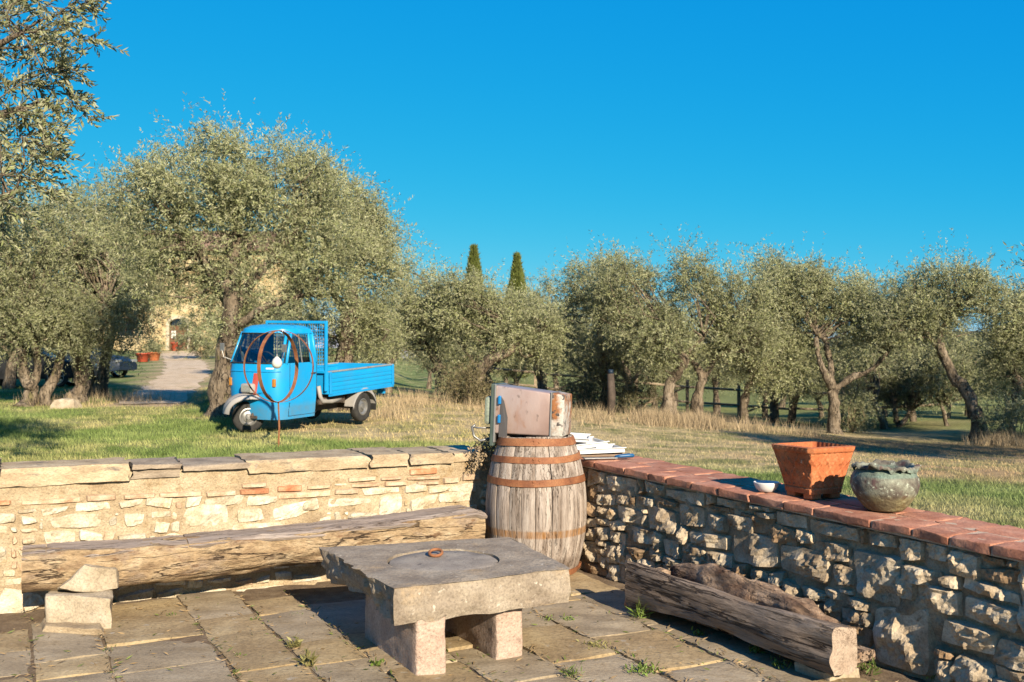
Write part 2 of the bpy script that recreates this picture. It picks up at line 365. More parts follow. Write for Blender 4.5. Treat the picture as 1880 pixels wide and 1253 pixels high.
# ------------------------------------------------------------------ terrace paving
ter = empty("terrace", (0, 0, 0), 0, "sandstone paved terrace", None, None, 'structure')
G = np.zeros((70, 90, 3)); 
for i, y in enumerate(np.linspace(-4, 8.2, 70)):
    for j, x in enumerate(np.linspace(-6.5, 6, 90)): G[i, j] = (x, y, -.010)
gg = G.reshape(-1, 3); gg[:, 2] += .006 * fbm(gg * np.array([3, 3, 1]), 3); gg = gg
ok = in_terrace(gg[:, 0], gg[:, 1]) > -.12
fs = [q for q in [(i * 90 + j, i * 90 + j + 1, (i + 1) * 90 + j + 1, (i + 1) * 90 + j) for i in range(69) for j in range(89)] if all(ok[list(q)])]
mk("earth_bed", gg, fs, m_dirt, ter, True)
PB = np.array([.89, .456, 0]); PA = np.array([.456, -.89, 0])               # across and along the paving strips
strips = [-2.6, -2.1, -1.7, -1.2, -.8, -.33, .145, .485, .99, 1.33, 1.63, 2.02, 2.40, 2.79, 3.20, 3.56, 3.95]
pr = random.Random(11)
fixed = {2: 0, }
def slab_mesh(p0, p1, q0, q1, z, tilt, seed, ripple=0.0):
    nu = max(5, int((p1 - p0) / .045)); nv = max(5, int((q1 - q0) / .045))
    U, V = np.meshgrid(np.linspace(0, 1, nu), np.linspace(0, 1, nv))
    P = p0 + (p1 - p0) * U; Q = q0 + (q1 - q0) * V
    e = np.minimum(np.minimum(U, 1 - U) * (p1 - p0), np.minimum(V, 1 - V) * (q1 - q0))
    pts = P[..., None] * PB + Q[..., None] * PA
    n = fbm(pts.reshape(-1, 3) * 3.2 + seed, 3).reshape(U.shape); nj = fbm(pts.reshape(-1, 3) * 9 + seed * 2, 2).reshape(U.shape)
    h = z + .006 * n + .003 * nj + tilt[0] * (U - .5) + tilt[1] * (V - .5)
    if ripple: h = h + ripple * np.sin(Q * 2 * math.pi / .035 + 3 * n + 2 * np.sin(P * 9)) * np.clip(.5 + 1.2 * nj, 0, 1)
    h = h - .003 * np.exp(-(e / .008) ** 2)
    pts[..., 2] = h
    # ragged edges
    edge = (e < 1e-6); pts[..., 0] += np.where(edge, .012 * nj, 0); pts[..., 1] += np.where(edge, .012 * n, 0)
    top = pts.reshape(-1, 3)
    per = [(0, j) for j in range(nu)] + [(i, nu - 1) for i in range(1, nv)] + [(nv - 1, j) for j in range(nu - 2, -1, -1)] + [(i, 0) for i in range(nv - 2, 0, -1)]
    f = [(i * nu + j, (i + 1) * nu + j, (i + 1) * nu + j + 1, i * nu + j + 1) for i in range(nv - 1) for j in range(nu - 1)]
    low = np.array([pts[i, j] for i, j in per]); low[:, 2] = -.05; b0 = len(top)
    for k in range(len(per)):
        k2 = (k + 1) % len(per); i, j = per[k]; i2, j2 = per[k2]
        f.append((i * nu + j, i2 * nu + j2, b0 + k2, b0 + k))
    return np.vstack([top, low]), f
for si in range(len(strips) - 1):
    p0, p1 = strips[si], strips[si + 1]; q = -6.6 + pr.random() * .5
    while q < -.6:
        L_ = pr.choice([.34, .42, .5, .6, .75, .9]) * (1 if p1 - p0 > .37 else .9)
        q1 = q + L_; c = PB * (p0 + p1) / 2 + PA * (q + q1) / 2
        cs = [PB * a_ + PA * b_ for a_ in (p0, p1) for b_ in (q, q1)]
        dd = [float(in_terrace(np.array([k[0]]), np.array([k[1]]))[0]) for k in cs]
        if min(dd) > .02 and c[1] > 2.6 and -4 < c[0] < 3:
            g_ = .006 + .010 * pr.random()
            near_l = c[0] < -.9 and dd and float(in_terrace(np.array([c[0]]), np.array([c[1]]))[0]) < .32
            if not (near_l and pr.random() < .75):
                rip = .0035 if (si >= 12 and pr.random() < .75) else 0
                v, f = slab_mesh(p0 + g_ * .5, p1 - g_ * .5, q + g_ * .5, q1 - g_ * .5, pr.uniform(-.001, .007), (pr.uniform(-.003, .003), pr.uniform(-.003, .003)), pr.random() * 50, rip)
                mk("paving_slab", v, f, m_slab_blue if pr.random() < (.5 if si < 11 else .65) else m_slab, ter, True); sharp(bpy.data.objects[COL.objects[-1].name], 28)
        q = q1

# ------------------------------------------------------------------ stones of the walls
def stone_on_wall(name, u0, u1, v0, v1, O, A, N, proud, m, parent, seed, facet=.5, rough=.004, res=.016, back=.05, warp=.18, rnd=5):
    """one stone: a warped, faceted, rounded patch standing proud of the wall plane, u along A, v up"""
    w, h = u1 - u0, v1 - v0; rr = np.random.default_rng(seed)
    nu = int(np.clip(w / res, 4, 16)) + 1; nv = int(np.clip(h / res, 4, 14)) + 1
    S, T = np.meshgrid(np.linspace(-1, 1, nu), np.linspace(-1, 1, nv))
    # round the square's corners (towards a superellipse)
    m_ = np.maximum(np.abs(S), np.abs(T)); r_ = (np.abs(S) ** rnd + np.abs(T) ** rnd) ** (1 / rnd); k = np.where(r_ > 1e-6, m_ / np.maximum(r_, 1e-6), 1)
    a, b = S * k, T * k
    cr = rr.uniform(-warp, warp, (2, 2, 2)) * min(w, h)
    bl = lambda q: (1 - S) * (1 - T) / 4 * q[0, 0] + (1 + S) * (1 - T) / 4 * q[1, 0] + (1 - S) * (1 + T) / 4 * q[0, 1] + (1 + S) * (1 + T) / 4 * q[1, 1]
    U = (u0 + u1) / 2 + a * w / 2 + bl(cr[..., 0]); V = (v0 + v1) / 2 + b * h / 2 + bl(cr[..., 1])
    d = np.full(S.shape, 1e9)
    for _ in range(5):
        g = rr.uniform(-1, 1, 2) * facet; d = np.minimum(d, g[0] * S * w / 2 + g[1] * T * h / 2 + rr.uniform(.2, 1) * facet * .12 * min(w, h))
    d = d - d.max() + proud
    P3 = np.stack([U, V, d], -1).reshape(-1, 3)
    d = d + (rough * 2.4 * fbm(P3 * 20 + seed % 97, 3)).reshape(d.shape) + rough * (fbm(P3 * 70 + seed % 31, 2)).reshape(d.shape)
    d = np.maximum(d, proud * .12)
    edge = np.clip((1 - m_) * min(w, h) / .014, 0, 1); d = d * np.sqrt(edge) - back * (m_ > .999) 
    pts = O + U[..., None] * A + V[..., None] * np.array([0, 0, 1.]) + d[..., None] * N
    f = [(i * nu + j, i * nu + j + 1, (i + 1) * nu + j + 1, (i + 1) * nu + j) for i in range(nv - 1) for j in range(nu - 1)]
    if np.dot(np.cross(A, [0, 0, 1]), N) < 0: f = [q[::-1] for q in f]
    return mk(name, pts.reshape(-1, 3), f, m, parent, False)
class Pack:
    def __init__(s, L, H, c=.01): s.c = c; s.g = np.zeros((int(H / c), int(L / c)), bool)
    def take(s, u0, u1, v0, v1):
        c = s.c; s.g[max(0, int(v0 / c)):max(0, int(math.ceil(v1 / c))), max(0, int(u0 / c)):max(0, int(math.ceil(u1 / c)))] = True
    def fill(s, rnd, wr, hr, minw=.03):
        H, W = s.g.shape; out = []
        for v in range(H):
            u = 0
            while u < W:
                if s.g[v, u]: u += 1; continue
                wt_ = int(rnd.uniform(*wr) / s.c); ht = int(rnd.uniform(*hr) / s.c); w = 0
                while w < wt_ and u + w < W and not s.g[v, u + w]: w += 1
                # do not leave slivers
                r_ = 0
                while u + w + r_ < W and r_ < 5 and not s.g[v, u + w + r_]: r_ += 1
                if r_ < 5: w += r_
                h = 1
                while h < ht and v + h < H and not s.g[v + h, u:u + w].any(): h += 1
                s.g[v:v + h, u:u + w] = True
                if w * s.c >= minw and h * s.c >= minw * .6: out.append((u * s.c, (u + w) * s.c, v * s.c, (v + h) * s.c))
                u += w
        return out
def core(name, O, A, N, L, H0, H1, thick, m, parent, amp, z0=-.06):
    """the wall's body: rough front skin, plain top and back"""
    nu, nv = int(L / .022), 40; U, V = np.meshgrid(np.linspace(0, L, nu), np.linspace(0, 1, nv))
    Zt = z0 + V * ((H0 + (H1 - H0) * U / L) - z0)
    P3 = np.stack([U, Zt, U * 0], -1).reshape(-1, 3); d = (amp * fbm(P3 * 7, 4) + amp * .5 * fbm(P3 * 38, 3, 5)).reshape(U.shape)
    pts = O + U[..., None] * A + Zt[..., None] * np.array([0, 0, 1.]) + d[..., None] * N
    mb = MB(); mb.grid(pts)
    tp = pts[-1]; bk = tp - N * thick; bb = bk.copy(); bb[:, 2] = z0
    mb.grid(np.stack([tp, bk, bb])); o = mb.build(name, m, parent, True, True)
    return fixn(o)

# left wall, low and cream
lw = empty("stone_wall", CORNER - WL * 2.0, 0, "low cream rubble stone wall with grey cap slabs behind the log bench", "wall")
LO = CORNER - WL * 5.4
core("mortar", LO, WL, WLn, 5.4, .80, .77, .42, m_mortar, lw, .007)
def lpx(x, y):
    p = on_plane(x, y, CORNER, WLn); return float(np.dot(p - LO, WL)), float(p[2])
def lrect(x0, x1, y0, y1):
    xm, ym = (x0 + x1) / 2, (y0 + y1) / 2
    u0 = lpx(x0, ym)[0]; u1 = lpx(x1, ym)[0]; v0 = lpx(xm, y1)[1]; v1 = lpx(xm, y0)[1]; return u0, u1, v0, v1
c1 = lambda x: x / 2.648; c2 = lambda x: 400 + x / 2.648; cy = lambda y: 780 + y / 2.648
pk = Pack(5.4, .80)
bricks1 = [(-160, 60, 370, 400, 1), (95, 400, 356, 388, 0), (415, 570, 336, 372, 0), (595, 760, 331, 364, 0), (768, 988, 323, 355, 0), (995, 1155, 318, 348, 0), (1160, 1315, 310, 341, 1), (1168, 1303, 281, 307, 0), (1340, 1475, 290, 330, 1), (1483, 1615, 290, 315, 0), (1342, 1615, 322, 358, 0)]
bricks2 = [(562, 692, 305, 343, 0), (630, 775, 250, 278, 0), (785, 900, 254, 268, 0), (640, 795, 282, 304, 0), (805, 925, 272, 302, 0), (925, 1070, 208, 245, 1), (915, 1085, 250, 268, 0), (960, 1080, 270, 292, 0), (1090, 1175, 250, 288, 0), (1182, 1275, 235, 275, 0)]
st1 = [(-140, 60, 410, 480), (200, 330, 388, 435), (345, 540, 382, 438), (575, 700, 362, 408), (725, 840, 362, 410), (912, 975, 356, 404), (990, 1185, 350, 400), (1190, 1338, 346, 394), (1157, 1308, 400, 462), (1315, 1530, 368, 478), (890, 1100, 415, 515), (230, 488, 442, 505), (590, 700, 440, 505), (740, 820, 478, 524), (1140, 1375, 463, 525), (205, 370, 515, 582), (380, 492, 520, 578), (580, 700, 515, 562), (100, 172, 542, 582), (-120, 40, 560, 700), (0, 215, 808, 920), (-300, -20, 800, 920), (570, 740, 808, 862), (748, 900, 800, 850), (905, 1110, 798, 846), (1130, 1400, 790, 830)]
st2 = [(520, 748, 352, 408), (800, 900, 360, 442), (640, 765, 414, 472), (905, 1025, 296, 332), (1032, 1128, 292, 332), (700, 890, 308, 352), (1118, 1250, 288, 328), (1078, 1250, 334, 392), (950, 1065, 342, 402), (420, 510, 360, 440), (905, 1000, 405, 450)]
sd = 100
for (x0, x1, y0, y1, red) in [(c1(p[0]), c1(p[1]), cy(p[2]), cy(p[3]), p[4]) for p in bricks1] + [(c2(p[0]), c2(p[1]), cy(p[2]), cy(p[3]), p[4]) for p in bricks2]:
    u0, u1, v0, v1 = lrect(x0, x1, y0, y1); pk.take(u0, u1, v0, v1); sd += 1
    stone_on_wall("brick", u0 - .006, u1 + .006, v0 - .003, v1 + .003, LO, WL, WLn, .024, m_brick_red if red else m_brick_pale, lw, sd, .10, .002, .02, .03, .10, 10)
for (x0, x1, y0, y1) in [(c1(p[0]), c1(p[1]), cy(p[2]), cy(p[3])) for p in st1] + [(c2(p[0]), c2(p[1]), cy(p[2]), cy(p[3])) for p in st2]:
    u0, u1, v0, v1 = lrect(x0, x1, y0, y1); u0 -= .010; u1 += .010; v0 -= .008; v1 += .008; pk.take(u0, u1, v0, v1); sd += 1
    stone_on_wall("stone", u0, u1, v0, v1, LO, WL, WLn, .024, m_stone_cream, lw, sd, .25, .004, .016, .03, .34, 4.5)
pk.take(0, 5.4, .655, .80)                                                   # plain render band below the cap
wr_ = random.Random(5)
for (u0, u1, v0, v1) in pk.fill(wr_, (.10, .26), (.05, .11), .03):
    if wr_.random() < .9: sd += 1; stone_on_wall("stone", u0 - .003, u1 + .003, v0 - .002, v1 + .002, LO, WL, WLn, wr_.uniform(.009, .02), m_stone_cream if wr_.random() < .8 else m_brick_pale, lw, sd, .2, .004, .018, .03, .36, 4.5)
# cap slabs: px x range, px y of the front edge top / bottom, depth, dark
caps = [(-420, -250, 858, 888, .44, 0), (-246, -4, 858, 886, .43, 0), (-2, 240, 856, 887, .43, 0), (242, 332, 851, 859, .42, 1), (334, 472, 851, 861, .46, 1), (452, 677, 841, 863, .52, 0), (678, 750, 834, 856, .58, 0), (752, 828, 833, 851, .60, 0), (831, 905, 830, 845, .58, 0)]
def slab_block(name, u0, u1, z0, z1, dep, O, A, N, over, m, parent, seed):
    nu = max(8, int((u1 - u0) / .03)); nd = 12; nz = 5; rows = []
    U = np.linspace(u0, u1, nu)
    prof = [(over - .02, z0)] + [(over, z0 + (z1 - z0) * k / nz) for k in range(nz)] + [(over - .012, z1)] + [(over - dep * k / nd, z1) for k in range(1, nd + 1)] + [(over - dep, z0)]
    for d, z in prof: rows.append(O + U[:, None] * A + np.array([0, 0, z]) + d * N)
    Gd = np.array(rows); P = Gd.reshape(-1, 3); n1 = fbm(P * 6 + seed, 3).reshape(Gd.shape[:2]); n2 = fbm(P * 22 + seed, 3).reshape(Gd.shape[:2])
    fr = np.array([1.0 if d > over - .03 else .0 for d, z in prof])[:, None]
    Gd = Gd + (fr * (.016 * n1 + .010 * n2))[..., None] * N + np.array([0, 0, 1.]) * (np.where(fr > 0, .006, .005) * n1 + .002 * n2)[..., None]
    low = np.array([1.0] + [.5] + [0] * (len(prof) - 2))[:, None]; Gd[..., 2] -= (low * .015 * np.abs(n1))
    en = np.zeros(nu); en[[0, -1]] = 1; Gd = Gd + (en * .02)[None, :, None] * (n2[..., None]) * A
    mb = MB(); mb.grid(Gd); k = len(prof)
    mb.f.append(tuple(i * nu for i in range(k))); mb.f.append(tuple(i * nu + nu - 1 for i in range(k - 1, -1, -1)))
    return fixn(sharp(mb.build(name, m, parent, True, True), 40))
for i, (x0, x1, yt, yb, dep, dk) in enumerate(caps):
    u0 = lpx(x0, yt)[0]; u1 = lpx(x1, yt)[0]; z1 = lpx((x0 + x1) / 2, yt)[1]; z0 = lpx((x0 + x1) / 2, yb)[1]
    slab_block("cap_slab", u0 + .004, u1 - .004, z0, z1, dep, LO, WL, WLn, .035 if dk else .028, m_cap_dark if dk else m_cap, lw, 7.7 * i)
u0 = lpx(243, 860)[0]; u1 = lpx(329, 860)[0]; slab_block("cap_slab", u0, u1, lpx(285, 877)[1], lpx(285, 860)[1], .2, LO, WL, WLn, .016, m_cap_dark, lw, 3.1)

# right wall, rubble with terracotta coping
rw = empty("stone_wall", CORNER + WR * 2.2, 0, "rubble stone wall with terracotta tile coping running to the right edge", "wall")
RO = CORNER.copy(); RL = 6.0
def rtop(s): return .79 - .029 * s                                            # height of the coping's upper side
core("earth_core", RO - WRn * .010, WR, WRn, RL, rtop(0) - .045, rtop(RL) - .045, .46, m_mortar_dark, rw, .022)
def rpx(x, y):
    p = on_plane(x, y, RO, WRn); return float(np.dot(p - RO, WR)), float(p[2])
big = [(1570, 1649, 1018, 1103), (1600, 1717, 1112, 1225), (1434, 1530, 1006, 1065), (1532, 1570, 1037, 1078), (1685, 1762, 1078, 1121), (1770, 1875, 1101, 1153), (1725, 1826, 1146, 1199), (1751, 1823, 1206, 1262), (1483, 1577, 950, 985), (1655, 1700, 991, 1031), (1702, 1743, 994, 1031), (1592, 1645, 976, 1006), (1314, 1376, 905, 935), (1378, 1417, 916, 938), (1100, 1130, 906, 929), (1170, 1202, 910, 931), (1134, 1183, 932, 960), (1191, 1244, 933, 976), (1246, 1297, 925, 968), (1299, 1334, 940, 974), (1336, 1385, 948, 976), (1342, 1434, 984, 1040), (1159, 1202, 970, 999), (1266, 1340, 978, 1006), (1117, 1172, 872, 903), (1097, 1115, 867, 889), (1187, 1221, 884, 910), (1464, 1496, 973, 1000), (1496, 1566, 992, 1030), (1652, 1683, 1060, 1100), (1655, 1735, 1036, 1074), (1745, 1800, 1010, 1060)]
pk = Pack(RL, .74); placed = []
for x0, x1, y0, y1 in big:
    xm, ym = (x0 + x1) / 2, (y0 + y1) / 2; u0, u1 = rpx(x0, ym)[0], rpx(x1, ym)[0]; v0, v1 = rpx(xm, y1)[1], rpx(xm, y0)[1]
    v1 = min(v1, rtop(u1) - .05); v0 = max(v0, 0)
    if v1 - v0 < .03: continue
    pk.take(u0, u1, v0, v1); placed.append((u0, u1, v0, v1, 1))
for q in pk.fill(random.Random(9), (.11, .32), (.06, .15), .035): placed.append((*q, 0))
wr_ = random.Random(3); nst = 0
for (u0, u1, v0, v1, bg_) in sorted(placed, key=lambda q: -q[0]):
    v1 = min(v1, rtop(u1) - .045)
    if v1 - v0 < .025: continue
    sd += 1; nst += 1
    up = (v0 + v1) / 2 > .50
    m_ = m_stone_brown if wr_.random() < (.55 if up else .18) and not bg_ else m_stone_wall
    pr_ = .048 if bg_ else wr_.uniform(.026, .050)
    if up: pr_ *= .6
    stone_on_wall("stone", u0 - .006, u1 + .006, v0 - .005, v1 + .005, RO, WR, WRn, pr_, m_, rw, sd, .6 if not up else .3, .007, .012, .05, .26 if not bg_ else .14, 9)
print("right wall stones", nst)
# coping tiles: two rows with mortar joints
cuts = [-.25, .10, .36, .62, .96, 1.22, 1.39, 1.63, 1.86, 2.12, 2.38, 2.585, 2.95, 3.18, 3.378, 3.583, 3.82, 4.05, 4.3, 4.6, 4.9, 5.2, 5.5, 5.9]
def tile(u0, u1, d0, d1, seed):
    rr = random.Random(seed); z1 = rtop((u0 + u1) / 2) + rr.uniform(-.003, .004); th = .042
    mb = MB(); bm = bmesh.new(); bmesh.ops.create_cube(bm, size=1)
    for w in bm.verts:
        u = u0 if w.co.x < 0 else u1; d = d0 if w.co.y < 0 else d1
        p = RO + WR * (u + rr.uniform(-.004, .004)) - WRn * (d + rr.uniform(-.006, .006)); zz = rtop(u) + (0 if w.co.z > 0 else -th) + rr.uniform(-.003, .003)
        w.co = Vector((p[0], p[1], zz))
    bmesh.ops.bevel(bm, geom=bm.edges[:], offset=.005, segments=2, profile=.5, affect='EDGES')
    bmesh.ops.subdivide_edges(bm, edges=[e for e in bm.edges if e.calc_length() > .06], cuts=4, use_grid_fill=True)
    bm.verts.index_update(); V = np.array([w.co for w in bm.verts]); V += .0045 * np.stack([fbm(V * 30 + k, 2, k) for k in range(3)], 1) + .003 * np.stack([fbm(V * 75 + k, 2, k) for k in range(3)], 1)
    f = [[w.index for w in q.verts] for q in bm.faces]; bm.free()
    o = mk("coping_tile", V, f, m_tile, rw, False); return sharp(o, 24)
for i in range(len(cuts) - 1):
    tile(cuts[i] + .005, cuts[i + 1] - .005, -.040, .195, i + 900)
cuts2 = [-.25, .05, .30, .55, .80, 1.10, 1.38, 1.62, 1.9, 2.15, 2.42, 2.70, 2.9, 3.12, 3.34, 3.58, 3.84, 4.1, 4.4, 4.7, 5.0, 5.3, 5.6, 5.9]
for i in range(len(cuts2) - 1):
    tile(cuts2[i] + .005, cuts2[i + 1] - .005, .207, .445, i + 990)
U = np.linspace(-.25, 5.9, 90)
rows = [RO + U[:, None] * WR - WRn * d + np.stack([U * 0, U * 0, rtop(U) + z], 1) for d, z in ((-.028, -.05), (-.028, -.008), (.02, -.005), (.2, -.003), (.38, -.005), (.435, -.008), (.435, -.05))]
mk("joint_mortar", np.array(rows).reshape(-1, 3), [(i * 90 + j, i * 90 + j + 1, (i + 1) * 90 + j + 1, (i + 1) * 90 + j) for i in range(6) for j in range(89)], m_joint, rw, False)
# ------------------------------------------------------------------ stone table
A_, B_, C_, D_ = on_z(590, 1004, .43)[:2], on_z(937, 985, .43)[:2], on_z(1049, 1043, .43)[:2], on_z(722, 1081, .43)[:2]
tb = empty("stone_table", (-.36, 5.26, 0), 0, "rough square grey stone table on two pink blocks", "table")
def per_pts(c, n):
    out = []
    for k in range(4):
        p, q = np.array(c[k]), np.array(c[(k + 1) % 4])
        for j in range(n): out.append(p + (q - p) * j / n)
    return np.array(out)
PN = 56; per = per_pts([A_, D_, C_, B_], PN); NP = len(per); cen = np.array([-.36, 5.26]); rad = .295
side = np.repeat([0, 1, 2, 3], PN)                                            # 0 = broken left side, 1 = front, 2 = right, 3 = back
ang = np.arctan2(per[:, 1] - cen[1], per[:, 0] - cen[0]); circ = cen + rad * np.stack([np.cos(ang), np.sin(ang)], 1)
outw = per - cen; outw = outw / np.linalg.norm(outw, axis=1)[:, None]
rings = []
for k in range(9):                                                            # top: from the disc's hole to the edge
    t = k / 8; xy = circ + (per - circ) * t * .985
    p3 = np.hstack([xy, np.full((NP, 1), .43)]); p3[:, 2] += .0045 * fbm(p3 * 7, 3) - (.004 if k == 8 else 0); rings.append(p3)
levels = 12
for k in range(levels + 1):
    t = k / levels; z = .425 - .172 * t
    amp = np.where(side == 0, .030, .010)
    inw = np.where(side == 0, -.05 * t ** 1.2, -.012 * t ** 3 - .010 * (1 - t) ** 3)
    zz = np.full((NP, 1), z); q = np.hstack([per, zz])
    n = fbm(q * np.array([9, 9, 16.]), 4, 2); ch = np.abs(fbm(q * np.array([22, 22, 10.]), 3, 4))
    low = -.006 * sstep(.7, 1, t) * np.abs(fbm(q * np.array([6, 6, 0]), 3, 8))
    q[:, :2] += outw * (inw + amp * n - np.where(side == 0, .03 * ch, .004 * ch))[:, None]
    q[:, 2] -= low * 1.0 + np.where(side == 0, .012, .0015) * n * t
    rings.append(q)
rings.append(np.hstack([per + (cen - per) * .35, np.full((NP, 1), .250)])); rings.append(np.hstack([per + (cen - per) * .98, np.full((NP, 1), .252)]))
hole = [np.hstack([circ, np.full((NP, 1), .405)])]
Gd = np.array(hole + rings); k = len(Gd)
f = [(i * NP + j, (i + 1) * NP + j, (i + 1) * NP + (j + 1) % NP, i * NP + (j + 1) % NP) for i in range(k - 1) for j in range(NP)]
o = fixn(mk("tabletop", Gd.reshape(-1, 3), f, m_table, tb)); sharp(o, 42)
prof = [(0, .424), (.1, .424), (.2, .423), (.28, .4225), (.286, .419), (.287, .40)]
mb = MB().lathe(prof, 72, (cen[0], cen[1], 0)); V = np.array(mb.v); V[:, 2] += .003 * fbm(V * 9, 3); mb.v = V.tolist()
lid = mb.build("stone_disc", m_lid, tb, True, True)
pc = on_z(800, 1019, .43); mb = MB()
rg = [(pc[0] + .034 * math.cos(a), pc[1] + .050 * math.sin(a) * .8, .432 + .010 + .010 * math.sin(a)) for a in np.linspace(0, 2 * math.pi, 29)]
mb.tube(rg, .0085, 8, False); mb.build("iron_ring", m_rust, lid, True, True)
def leg(fl, fr, depth):
    fl, fr = np.array(fl), np.array(fr); d = np.array([-.456, .89]) * depth; c = [fl, fr, fr + d, fl + d]
    bm = bmesh.new(); lo = [bm.verts.new((*p, -.02)) for p in c]; hi = [bm.verts.new((*p, .270)) for p in c]
    bm.faces.new(lo[::-1]); bm.faces.new(hi)
    for i in range(4): bm.faces.new((lo[i], lo[(i + 1) % 4], hi[(i + 1) % 4], hi[i]))
    bmesh.ops.bevel(bm, geom=bm.edges[:], offset=.010, segments=3, profile=.5, affect='EDGES')
    bmesh.ops.subdivide_edges(bm, edges=[e for e in bm.edges if e.calc_length() > .05], cuts=14, use_grid_fill=True)
    bm.verts.index_update(); V = np.array([v.co for v in bm.verts]); f = [[v.index for v in q.verts] for q in bm.faces]; bm.free()
    V += .004 * np.stack([fbm(V * 14 + k, 3, k) for k in range(3)], 1)
    return sharp(fixn(mk("leg", V, f, m_pillar, tb)), 45)
leg(on_z(764, 1244, 0)[:2], on_z(819, 1237, 0)[:2], .74); leg(on_z(912, 1213, 0)[:2], on_z(960, 1204, 0)[:2], .72)

# ------------------------------------------------------------------ logs (local x along the log)
def loft(secs, name, m, parent, nz=.0, seed=0, caps=True, capmat=None, freq=(5, 12, 12), world=False):
    G = np.array(secs); a, b = G.shape[:2]; P = G.reshape(-1, 3); c = G.mean(1, keepdims=True)
    d = G - c; d[..., 0] = 0; L = np.linalg.norm(d, axis=-1, keepdims=True); d = d / np.maximum(L, 1e-6)
    if nz: G = G + d * (nz * fbm(P * np.array(freq) + seed, 4).reshape(a, b))[..., None]
    f = [(i * b + j, i * b + (j + 1) % b, (i + 1) * b + (j + 1) % b, (i + 1) * b + j) for i in range(a - 1) for j in range(b)]
    V = G.reshape(-1, 3).tolist()
    if caps: f += [tuple(range(b - 1, -1, -1)), tuple((a - 1) * b + j for j in range(b))]
    o = mk(name, V, f, m, parent, False, world)
    if capmat and caps:
        o.data.materials.append(capmat); o.data.polygons[-1].material_index = 1; o.data.polygons[-2].material_index = 1
    return fixn(o)
p0, p1 = np.array([-2.775, 5.66, 0]), np.array([-.235, 6.83, 0]); L_ = float(np.linalg.norm(p1 - p0)); rz = math.atan2(p1[1] - p0[1], p1[0] - p0[0])
lb = empty("log_bench", p0, rz, "long weathered log bench with flat grey top along the cream wall", "bench")
secs = []; n = 70
def log_section(x, zt, zb, yf, yb, k=44):
    pts = []
    h = zt - zb
    for a in np.linspace(0, 1, k, endpoint=False):
        if a < .32: t = a / .32; pts.append((x, yb + (yf - yb) * t, zt + .006 * math.sin(t * 3)))          # flat top, back to front
        else:
            t = (a - .32) / .68; th = math.pi * t                                     # round belly, front to back
            pts.append((x, (yf + yb) / 2 - (yb - yf) / 2 * math.cos(th) * (1 + .06 * math.sin(th)), zt - .02 - (h - .02) * math.sin(th) ** .62))
    return pts
for i in range(n + 1):
    t = i / n; x = t * L_
    zt = np.interp(t, [0, .045, .05, .3, .6, .85, .97, 1], [.385, .385, .392, .39, .40, .435, .455, .43]); zb = np.interp(t, [0, .1, .35, .6, .72, .85, 1], [.165, .155, .155, .20, .21, .17, .15])
    yf = np.interp(t, [0, .3, .6, .9, 1], [-.13, -.14, -.15, -.16, -.14]); yb = np.interp(t, [0, .4, 1], [.15, .16, .16])
    secs.append(log_section(x, zt, zb, yf, yb))
o = loft(secs, "log_body", m_log_bark, lb, .020, 3, True, m_end, (3.5, 11, 11)); sharp(o, 50)
tops = []
for i in range(n + 1):                                                          # the hewn grey upper face, split by a saw cut
    t = i / n; x = t * L_; zt = np.interp(t, [0, .045, .05, .3, .6, .85, .97, 1], [.385, .385, .392, .39, .40, .435, .455, .43])
    yf = np.interp(t, [0, .3, .6, .9, 1], [-.13, -.14, -.15, -.16, -.14]); yb = np.interp(t, [0, .4, 1], [.15, .16, .16])
    row = []
    for s in np.linspace(0, 1, 12):
        row.append((x, yf - .004 + .012 * math.sin(t * 31) * (1 - s) + (yb - yf) * s, zt + .012 + (-.022 * (1 - s / .2) ** 2 if s < .2 else 0)))
    tops.append(row)
def top_piece(i0, i1):
    Gt = np.array(tops[i0:i1 + 1]); P = Gt.reshape(-1, 3); Gt[..., 2] += (.010 * fbm(P * np.array([3, 20, 1]), 3) + .004 * fbm(P * np.array([30, 60, 1]), 2)).reshape(Gt.shape[:2])
    Gt[..., 1] -= np.where(np.arange(12) < 2, 1, 0)[None] * .010 * fbm(P * 9, 3).reshape(Gt.shape[:2])
    lo = Gt.copy(); lo[..., 2] -= .018; lo[..., 1] += .012 * np.where(np.arange(12) < 2, 1, 0)[None]; mb = MB(); mb.grid(Gt); a, b = Gt.shape[:2]
    pe = [(0, j) for j in range(b)] + [(i, b - 1) for i in range(1, a)] + [(a - 1, j) for j in range(b - 2, -1, -1)] + [(i, 0) for i in range(a - 2, 0, -1)]
    b0 = len(mb.v); mb.v += [tuple(lo[i, j]) for i, j in pe]
    for k in range(len(pe)):
        k2 = (k + 1) % len(pe); mb.f.append((pe[k][0] * b + pe[k][1], pe[k2][0] * b + pe[k2][1], b0 + k2, b0 + k))
    return sharp(fixn(mb.build("hewn_top", m_log_top, lb)), 45)
top_piece(0, 3); tops = [[(x + .004, y, z) for x, y, z in r] for r in tops]; top_piece(3, 22); tops = [[(x + .006, y, z + .004) for x, y, z in r] for r in tops]; top_piece(22, n)

